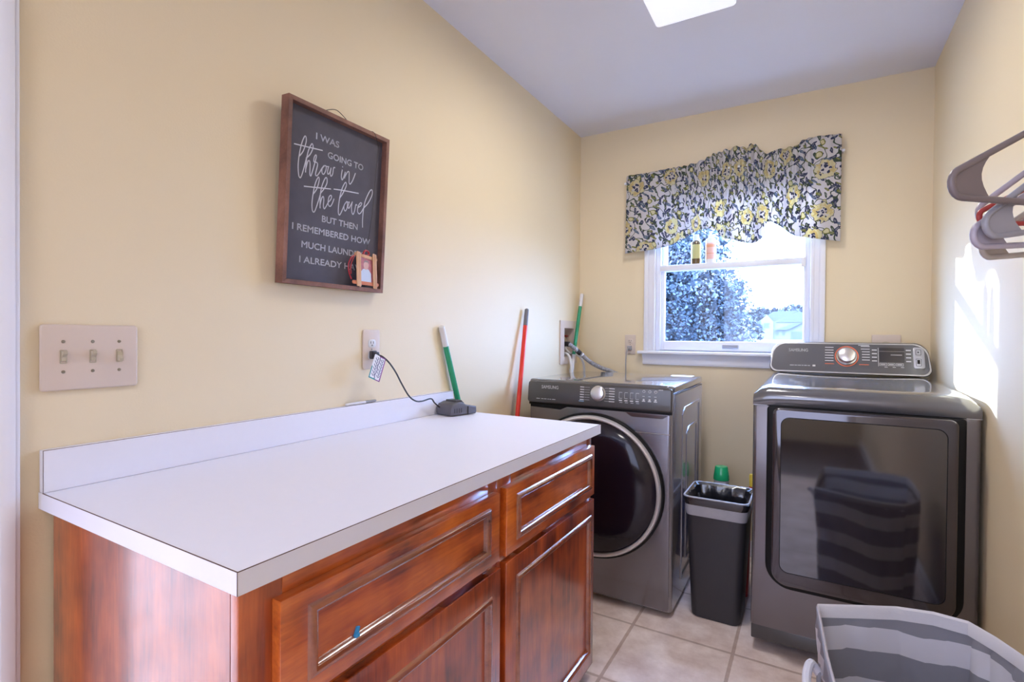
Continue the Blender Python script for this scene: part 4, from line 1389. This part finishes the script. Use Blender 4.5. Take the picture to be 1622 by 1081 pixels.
SCR = {'throw':[[(.0356,.3869),(.0659,.3903),(.1298,.3978)],[(.0539,.3594),(.0651,.3764),(.0733,.4041),(.0722,.4174),(.0673,.417),(.0589,.3949),(.0525,.3612),(.0504,.3312),(.0531,.307),(.0579,.2997),(.0629,.3074),(.0699,.3322),(.0767,.3617)],[(.0754,.359),(.0884,.3745),(.0964,.3931),(.0959,.4034),(.0912,.4035),(.0825,.3841),(.0769,.3572),(.0751,.3199)],[(.0755,.3292),(.0812,.3516),(.0872,.3545),(.0894,.3424),(.0897,.3193),(.0935,.3145),(.0988,.3311),(.1048,.3538),(.1095,.3739),(.1073,.3779),(.1026,.3706),(.1018,.3576),(.1103,.3577),(.1148,.352),(.109,.3246),(.1135,.32),(.1216,.3304),(.1309,.3472),(.1377,.3563)],[(.1378,.3551),(.131,.3449),(.1316,.3332),(.1375,.3312),(.1442,.3438),(.1451,.356),(.1406,.3571),(.1465,.3564),(.1539,.3573)],[(.1539,.3585),(.1503,.3407),(.1535,.3356),(.1591,.3432),(.163,.3563),(.1609,.3388),(.1642,.3325),(.1698,.3413),(.1719,.3588),(.177,.3615)]],
'in':[[(.2049,.3628),(.2022,.3428),(.2059,.3326),(.2117,.3428),(.2166,.3591)],[(.2053,.3728),(.206,.3712)],[(.2166,.3591),(.215,.34)],[(.2155,.3438),(.2251,.3614),(.2315,.3632),(.2326,.3434),(.2333,.331),(.2383,.3286),(.2474,.3423),(.2567,.3664)]],
'the':[[(.0724,.2796),(.1048,.2848),(.1647,.2947)],[(.1046,.2663),(.115,.2823),(.122,.306),(.1215,.3169),(.1171,.3149),(.1093,.296),(.1036,.2678),(.1009,.2387),(.1029,.219),(.1081,.2142),(.1138,.223),(.1227,.2504),(.128,.2686)],[(.1278,.2719),(.1415,.2906),(.1501,.3082),(.1495,.3218),(.1442,.3221),(.1365,.3064),(.1303,.2844),(.1281,.2584),(.1293,.2306)],[(.129,.2399),(.1336,.2597),(.139,.2661),(.1415,.2581),(.1409,.2392),(.1445,.2317),(.1504,.2395),(.1582,.2551)],[(.1582,.2542),(.1663,.2639),(.1691,.2732),(.1657,.2762),(.1596,.2692),(.1571,.2548),(.1597,.245),(.1663,.2439),(.1733,.255),(.1781,.2683)]],
'towel':[[(.1766,.2973),(.2109,.3018),(.2728,.3078)],[(.1988,.2749),(.2113,.2939),(.2226,.318),(.222,.3277),(.2175,.3266),(.2082,.3091),(.2006,.2824),(.1966,.2532),(.1966,.232),(.201,.225),(.2077,.2343),(.2168,.2559),(.223,.2672)],[(.2252,.2694),(.2178,.2579),(.2185,.2456),(.2237,.2422),(.2296,.2533),(.2299,.2678),(.2263,.2715),(.2356,.2709),(.2378,.2732)],[(.2378,.2732),(.2328,.2577),(.2366,.2531),(.243,.2635),(.2494,.2759)],[(.2494,.2759),(.2469,.2571),(.2501,.2415),(.2551,.2385),(.2603,.2509),(.2641,.27),(.2689,.2693)],[(.2717,.2625),(.2835,.2707),(.2879,.28),(.2817,.2795),(.2739,.2667),(.2723,.2516),(.2788,.2447),(.2871,.251),(.2961,.266)],[(.2961,.266),(.315,.287),(.3299,.315),(.3303,.3303),(.3251,.3318),(.3156,.3191),(.3022,.2898),(.2964,.2605),(.2945,.2284),(.2959,.2053)]]}
for strokes in SCR.values():
    for st in strokes:
        pts = [Vector((a, b_, 0)) for a, b_ in st]
        sp = smooth_path(pts, 5)
        for k in range(len(sp)-1):     # flat painted ribbon made of overlapping short bars
            a, b_ = sp[k], sp[k+1]
            d = (b_-a)
            if d.length < 1e-6: continue
            d.normalize(); n_ = Vector((-d.y, d.x, 0))
            w = .00165
            a2, b2 = a - d*w*.6, b_ + d*w*.6
            vv = [a2+n_*w, a2-n_*w, b2-n_*w, b2+n_*w]
            t.faces.new([t.verts.new(sg(p.x, p.y, hb+.0004)) for p in vv])
bmesh.ops.recalc_face_normals(t, faces=list(t.faces))
obj('lettering', t, M['chalk_white'], sn)
t = B()
tube(t, [sg(.125, SH-.002, .001), sg(.140, SH+.010, .001), sg(.172, SH+.026, .001), sg(.195, SH+.026, .001), sg(.232, SH+.008, .001), sg(.238, SH-.002, .001)], .0011, 8, sm=4)
obj('hanging_wire', t, M['wire'], sn)
# craft-stick photo ornament hung on the corner of the frame
on = thing('photo_ornament', 'craft stick photo frame with red ribbon in the sign corner', 'ornament', sg(.30, .06, .03))
od = .033
def of(u, v, h): return sg(u, v, od+h)
def stick(a, b_, w, h, nm, m):
    a, b_ = Vector((*a, 0)), Vector((*b_, 0))
    d = (b_-a).normalized(); n_ = Vector((-d.y, d.x, 0))
    pts = []
    for c, s in ((a, -1), (b_, 1)):
        base = math.atan2(s*d.y, s*d.x)
        for k in range(7):
            an = base - PI/2 + PI*k/6
            pts.append((c.x + w*math.cos(an), c.y + w*math.sin(an)))
    t = B(); prism(t, pts, h, h+.002, of, .0004)
    return obj(nm, t, m, on)
stick((.2575, .118), (.2655, .019), .0052, .002, 'stick', M['popsicle'])
stick((.266, .1175), (.274, .017), .0048, .002, 'stick', M['popsicle'])
stick((.326, .119), (.336, .016), .0052, .002, 'stick', M['popsicle'])
stick((.3335, .118), (.343, .015), .0046, .002, 'stick', M['popsicle'])
stick((.252, .114), (.340, .106), .0052, -.0005, 'stick', M['popsicle'])
stick((.249, .026), (.351, .0245), .0056, -.0005, 'stick', M['popsicle_red'])
t = B(); prism(t, [(.264, .024), (.337, .022), (.330, .109), (.258, .111)], -.0022, -.001, of); ph_ = obj('photograph', t, M['photo_bg'], on)
def flat(pts, h0, nm, m):
    t = B(); prism(t, pts, h0, h0+.0003, of); sub(nm, t, m, ph_)
flat([(.272, .028), (.325, .027), (.322, .058), (.311, .070), (.299, .074), (.286, .070), (.276, .058)], -.001, 'picture_shirt', M['photo_shirt'])
flat(circ(.2985, .083, .0108, 24, .0138), -.0007, 'picture_face', M['skin'])
flat([(.288, .088), (.289, .096), (.298, .0995), (.308, .096), (.309, .088), (.305, .093), (.292, .093)], -.0004, 'picture_hair', M['photo_hair'])
t = B()
tube(t, [of(.252, .110, -.002), of(.236, .100, .000), of(.226, .078, .000), of(.230, .052, .000), of(.242, .034, -.002)], .0022, 8, sm=5)
tube(t, [of(.250, .108, -.002), of(.241, .095, .001), of(.234, .072, .001), of(.238, .050, .0)], .0018, 8, sm=5)
tube(t, [of(.286, .112, -.004), of(.293, .128, -.004), of(.306, .129, -.004), of(.312, .120, -.004), of(.300, .114, -.004), of(.288, .119, -.004)], .0032, 8, sm=5)
obj('ribbon', t, M['ribbon'], on)
t = B()
tube(t, [of(.300, .112, -.006), of(.325, .25, -.012), of(.334, .42, -.010), of(.332, .466, -.004), sg(.324, .478, .0335), sg(.314, .499, .034), sg(.306, .5095, .030), sg(.300, .5095, .018), sg(.301, .5095, .004)], .0009, 6, sm=4)
obj('string', t, M['wire'], on)

# ================================================================== striped laundry hamper
hp = thing('laundry_hamper', 'grey and white striped canvas laundry hamper in front of the dryer', 'hamper', (1.50, 1.42, 0))
RIM = [(1.301, 1.583), (1.385, 1.628), (1.471, 1.672), (1.545, 1.688), (1.608, 1.678), (1.645, 1.625), (1.676, 1.560), (1.692, 1.44), (1.694, 1.30), (1.685, 1.17), (1.62, 1.135), (1.50, 1.13), (1.40, 1.135), (1.342, 1.150), (1.328, 1.25), (1.316, 1.36), (1.309, 1.47)]
cxh, cyh = 1.50, 1.41
def hring(z, k, sag=0):
    n = len(RIM)
    return [(cxh + (x-cxh)*k, cyh + (y-cyh)*k, z + sag*math.sin(i*1.9)) for i, (x, y) in enumerate(RIM)]
def dense(ring):
    out = []
    n = len(ring)
    for i in range(n):
        p, q = Vector(ring[i]), Vector(ring[(i+1) % n])
        for k in range(4): out.append(tuple(p.lerp(q, k/4)))
    return out
def cloth(t, zs, off):
    uvl = t.loops.layers.uv.verify()
    V = []
    for z, k in zs:
        ring = dense(hring(z, k))
        V.append([(t.verts.new((x + off*(x-cxh) + .006*math.sin(17*i*.13+z*9)*(1 if z < .47 else 0), y + off*(y-cyh) + .005*math.sin(i*.21*5+z*13)*(1 if z < .47 else 0), z + .008*math.sin(i*.42)*(1 if z < .47 else 0))), z) for i, (x, y, _) in enumerate(ring)])
    n = len(V[0])
    for A_, B_ in zip(V[:-1], V[1:]):
        for i in range(n):
            q = [A_[i], A_[(i+1) % n], B_[(i+1) % n], B_[i]]
            f = t.faces.new([p[0] for p in q])
            for l, p in zip(f.loops, q):
                l[uvl].uv = (i*.02, p[1]+.058)
    return V
ZS = [(.004, .86)] + [(.04+.42*k/12, .87+.11*k/12) for k in range(13)] + [(.485, .992), (.506, 1.0)]
t = B(); V = cloth(t, ZS, 0.0)
t.faces.new([p[0] for p in reversed(V[0])])
bmesh.ops.recalc_face_normals(t, faces=list(t.faces))
ho = obj('canvas_body', t, M['stripe'], hp, angle=60)
md = ho.modifiers.new('thickness', 'SOLIDIFY'); md.thickness = .004; md.offset = 1
t = B()
rp = dense(hring(.508, 1.0))
loft(t, [[(x, y, .484) for x, y, z in dense(hring(0, 1.006))], [(x, y, .509) for x, y, z in dense(hring(0, 1.010))], [(x, y, .514) for x, y, z in dense(hring(0, 1.0))], [(x, y, .509) for x, y, z in dense(hring(0, .985))], [(x, y, .482) for x, y, z in dense(hring(0, .981))]], False, False)
obj('rim_binding', t, M['canvas_white'], hp)
t = B()
# carrying strap on the left side
for dx in (0, ):
    tube(t, [(1.303, 1.42, .43), (1.288, 1.41, .455), (1.280, 1.38, .448), (1.280, 1.34, .440), (1.286, 1.31, .43), (1.300, 1.30, .405)], .009, 10, sm=6)
obj('strap', t, M['canvas_white'], hp)
t = B()
box(t, (1.300, 1.300, .38), (1.309, 1.325, .425), .003); obj('strap_patch', t, M['grey_hose'], hp)
t = B(); box(t, (1.298, 1.41, .39), (1.307, 1.435, .44), .003)
obj('strap_patch', t, M['grey_hose'], hp)

# ================================================================== hangers on a rod by the right wall
rd = thing('hanging_rod', 'white hanging rod on brackets beside the right wall', 'rod', (1.612, 1.07, 1.56))
t = B(); tube(t, [(1.612, .90, 1.56), (1.612, 1.235, 1.56)], .008, 14); obj('rail', t, M['trim'], rd)
for y in (.92, 1.21):
    t = B(); tube(t, [(1.612, y, 1.56), (RW-.001, y, 1.56)], .006, 10); box(t, (RW-.006, y-.015, 1.53), (RW-.0005, y+.015, 1.59), .002); obj('bracket', t, M['trim'], rd)
def hanger(label, tip, half, drop, ang, tilt, mats, r=.0042, web=True, lobe=.019, slope=.50):
    d = Vector((math.cos(ang), math.sin(ang), 0))
    # tip is the outermost left point of the hanger at the mid height of its lobe
    ca, sa = math.cos(tilt), math.sin(tilt)
    def hm(u, w, h=0):
        uu, ww = u*ca - w*sa, u*sa + w*ca
        tu, tw = (-half)*ca - lobe*sa, (-half)*sa + lobe*ca
        n_ = Vector((-d.y, d.x, 0))
        p = Vector(tip) + d*(uu-tu) + Vector((0, 0, ww-tw)) + n_*h
        return tuple(p)
    o = thing('clothes_hanger', label, 'hanger', hm(0, .1), 'plastic hangers by the right wall')
    al = math.atan(slope)
    c0 = (-half+lobe, lobe)
    loop = []
    loop.append((0, 0))
    loop.append((c0[0], 0))
    for k in range(1, 8):
        a = -PI/2 - (PI - al)*k/8
        loop.append((c0[0] + lobe*math.cos(a), c0[1] + lobe*math.sin(a)))
    a = -PI/2 - (PI-al)
    p1 = (c0[0] + lobe*math.cos(a), c0[1] + lobe*math.sin(a))
    loop.append(p1)
    apex = (-.012, p1[1] + slope*(-.012-p1[0]))
    loop.append(apex)
    full = loop + [(0, apex[1]+.004)] + [(-u, w) for u, w in reversed(loop[1:])]
    t = B(); tube(t, [hm(u, w) for u, w in full], r, 10, closed=True); obj('hanger_frame', t, mats[0], o, angle=60)
    if web:
        for s in (-1, 1):
            t = B()
            u1, w1 = c0[0]+lobe*2.0, 0
            pts = [(c0[0], 0)] + [(c0[0]+lobe*math.cos(-PI/2-(PI-al)*k/8), c0[1]+lobe*math.sin(-PI/2-(PI-al)*k/8)) for k in range(1, 9)]
            ut = c0[0]+lobe*2.6
            top = (ut, p1[1] + slope*(ut-p1[0]))
            pts += [top]
            for k in range(1, 8):
                q = k/8
                pts.append((top[0] + (u1+.006-top[0])*q - lobe*.95*math.sin(q*PI), top[1]*(1-q)))
            pts.append((u1+.006, 0))
            prism(t, [(u*(-s), w) if s == 1 else (u, w) for u, w in pts], -.0012, .0012, lambda u, v, h: hm(u, v, h))
            obj('web', t, mats[1], o)
    # hook up to the rod
    nb = Vector(hm(0, apex[1]+.004))
    t = B()
    zr = 1.56 + .0105
    rodx = 1.612
    tube(t, [tuple(nb), (nb.x*.5+rodx*.5+.008*d.x, nb.y+.006*d.y, (nb.z*.6+zr*.4)), (rodx+.012*d.x, nb.y+.012*d.y, zr-.012), (rodx+.006*d.x, nb.y+.006*d.y, zr-.001), (rodx, nb.y, zr+.001), (rodx-.008*d.x, nb.y-.008*d.y, zr-.004), (rodx-.012*d.x, nb.y-.012*d.y, zr-.016)], .0021, 8, sm=6)
    obj('hook', t, M['chrome'], o)
    return o
def hc(mm): return (M[mm], M[mm])
A_ = math.radians(38)
hanger('large grey brown hanger, highest and nearest of the hangers', (1.432, .944, 1.382), .205, 0, math.radians(41), 0.0, hc('hanger_dark'), .0044, lobe=.0185, slope=.52)
hanger('pale lilac hanger tucked behind the large grey brown one', (1.4875, 1.0786, 1.363), .165, 0, A_, .14, hc('hanger_pale'), .0042, False, .016)
hanger('thin red hanger between the grey plastic ones', (1.480, 1.040, 1.352), .150, 0, A_, .05, hc('hanger_red'), .0035, False, .010, .42)
hanger('lilac grey hanger with its tip farthest left of the low ones', (1.468, 1.010, 1.322), .165, 0, A_, .07, hc('hanger_pale'), .0042, True, .016)
hanger('beige hanger hanging lowest of all', (1.489, 1.063, 1.310), .165, 0, A_, .10, hc('hanger_beige'), .0042, True, .013)
hanger('grey hanger with broad end in front of the beige one', (1.478, 1.000, 1.333), .160, 0, A_, .16, hc('hanger_grey'), .0042, True, .017)

# ================================================================== outside the window
def ground_z(y): return -.55 + max(0, y-4)*.0095
t = B()
gv = [[t.verts.new((x, y, ground_z(y) if y < 290 else ground_z(y))) for x in (-160, -60, -20, 0, 20, 60, 160)] for y in (3.6, 8, 20, 60, 150, 300)]
for a, b_ in zip(gv[:-1], gv[1:]):
    for i in range(6):
        t.faces.new([a[i], a[i+1], b_[i+1], b_[i]])
g = obj('ground', t, M['grass']); g['kind'] = 'structure'

def leaf_blob(t, c, rad, n, size, rng, squash=1.0):
    for _ in range(n):
        v = Vector(rng.normal(size=3)); v.normalize()
        k = rng.random()**.45
        p = Vector(c) + Vector((v.x*rad*k, v.y*rad*k, v.z*rad*k*squash))
        a = Vector(rng.normal(size=3)); a.normalize()
        b_ = a.cross(Vector(rng.normal(size=3))).normalized()
        s = size*(.6+.8*rng.random())
        q = [p-a*s, p+b_*s*.55, p+a*s, p-b_*s*.55]
        t.faces.new([t.verts.new(x) for x in q])

def tree(name, label, base, h, blobs, n, size, m, seed, trunk_r=.2):
    rng = np.random.default_rng(seed)
    o = thing(name, label, 'tree', base, 'trees outside the window')
    t = B()
    for dx, dy, dz, r in blobs:
        leaf_blob(t, (base[0]+dx, base[1]+dy+.3*r, base[2]+dz), r*.86, int(n*r*r*.22), size*2.4, rng)
        leaf_blob(t, (base[0]+dx, base[1]+dy, base[2]+dz), r, int(n*r*r), size, rng)
    obj('foliage', t, m, o, angle=10)
    t = B(); tube(t, [(base[0], base[1], base[2]), (base[0]+.1, base[1], base[2]+h*.35), (base[0]-.1, base[1], base[2]+h*.8)], [trunk_r, trunk_r*.8, trunk_r*.25], 10, sm=4)
    obj('trunk', t, M['bark'], o)
    return o
tree('broadleaf_tree', 'silvery blue tree filling the left of the window', (-2.45, 14.0, ground_z(14)), 5.2,
     [(-.9, .4, 1.2, 1.2), (.2, -.3, 1.0, 1.1), (1.35, .0, .95, .8), (1.0, .3, 1.9, 1.2), (-.5, .2, 2.6, 1.5), (.9, 0, 3.0, 1.35), (1.75, .2, 2.6, .75), (-.2, .3, 4.0, 1.5), (.9, .2, 4.2, 1.1), (-1.8, .3, 3.2, 1.5), (2.0, .1, 1.6, .6), (.3, .5, 2.2, 1.9), (-1.5, .5, 2.0, 1.7)], 2400, .046, M['leaf_a'], 5)
tree('dark_tree', 'deep blue tree at the window edge, left of the silvery one', (-6.2, 19.0, ground_z(19)), 9.0,
     [(0, 0, 2.0, 2.4), (1.0, .5, 4.5, 2.4), (-.5, 0, 5.5, 2.4), (.8, 0, 7.5, 2.2), (1.5, 0, 6.2, 1.6)], 170, .15, M['leaf_b'], 8, .3)
tree('hedge_tree', 'low rounded tree between the silvery tree and the house', (-7.2, 62, ground_z(62)), 5.0,
     [(-3, 0, 2.0, 2.6), (0, 0, 2.6, 2.4), (2.2, .3, 1.8, 1.8), (-1.2, 0, 3.6, 1.8)], 160, .24, M['leaf_b'], 11, .3)
tree('tall_far_tree', 'rounded dark tree behind the right end of the house', (-4.0, 190, ground_z(190)), 12,
     [(0, 0, 6.5, 4.8), (4, 0, 6, 4.4), (-2.5, 0, 4, 3.5)], 26, .7, M['leaf_b'], 13, .5)
tree('far_tree', 'hazy tree line bush left of the house', (-16, 214, ground_z(214)), 10,
     [(-8, 0, 6, 6), (0, 0, 6.5, 5.5), (7, 0, 6, 5), (12, 0, 5, 4)], 22, .7, M['leaf_b'], 17, .5)

# pale house far beyond the lawn
hx, hy, hz = -4.4, 150.0, ground_z(150)
hs = thing('house', 'pale two storey house with garage seen through the window', 'house', (hx, hy, hz))
t = B()
box(t, (hx-6.5, hy, hz), (hx+6, hy+9, hz+4.6))
prism(t, [(-2.4, 4.6), (6.0, 4.6), (2.6, 7.2)], 0, .4, lambda u, v, h: (hx+u, hy+h, hz+v))
prism(t, [(-6.2, 4.6), (-3.0, 4.6), (-4.6, 6.4)], -.8, .4, lambda u, v, h: (hx+u, hy+h, hz+v))
box(t, (hx-6.2, hy-.8, hz), (hx-3.0, hy, hz+4.6))
obj('wall', t, M['house'], hs)
t = B()
prism(t, [(-6.9, 4.5), (-2.0, 4.5), (2.6, 7.4), (-3.2, 7.2)], .3, 1.2, lambda u, v, h: (hx+u, hy+h, hz+v))
prism(t, [(-2.4, 4.4), (6.4, 4.4), (6.2, 4.7), (2.6, 7.5), (2.6, 7.2)], -.3, .2, lambda u, v, h: (hx+u, hy+h, hz+v))
prism(t, [(-2.6, 2.4), (.2, 2.4), (3.6, 4.2), (2.0, 4.2)], -1.0, -.2, lambda u, v, h: (hx+u, hy+h, hz+v))
obj('roof', t, M['roof'], hs)
for u0, u1, v0, v1 in ((-5.2, -4.0, 3.0, 4.2), (-2.4, -1.8, 1.0, 2.2), (-.9, -.3, 1.0, 2.2), (4.4, 5.0, 3.6, 4.6)):
    t = B(); box(t, (hx+u0, hy-.9 if u1 < -3 else hy-.08, hz+v0), (hx+u1, hy-.75 if u1 < -3 else hy+.05, hz+v1)); obj('window', t, M['house_dark'], hs)
t = B(); box(t, (hx+1.0, hy-.1, hz), (hx+4.0, hy+.05, hz+2.0)); obj('garage_door', t, M['house_dark'], hs)

# ------------------------------------------------------------------ tidy
for o in bpy.data.objects:
    if 'base' in o:
        del o['base']
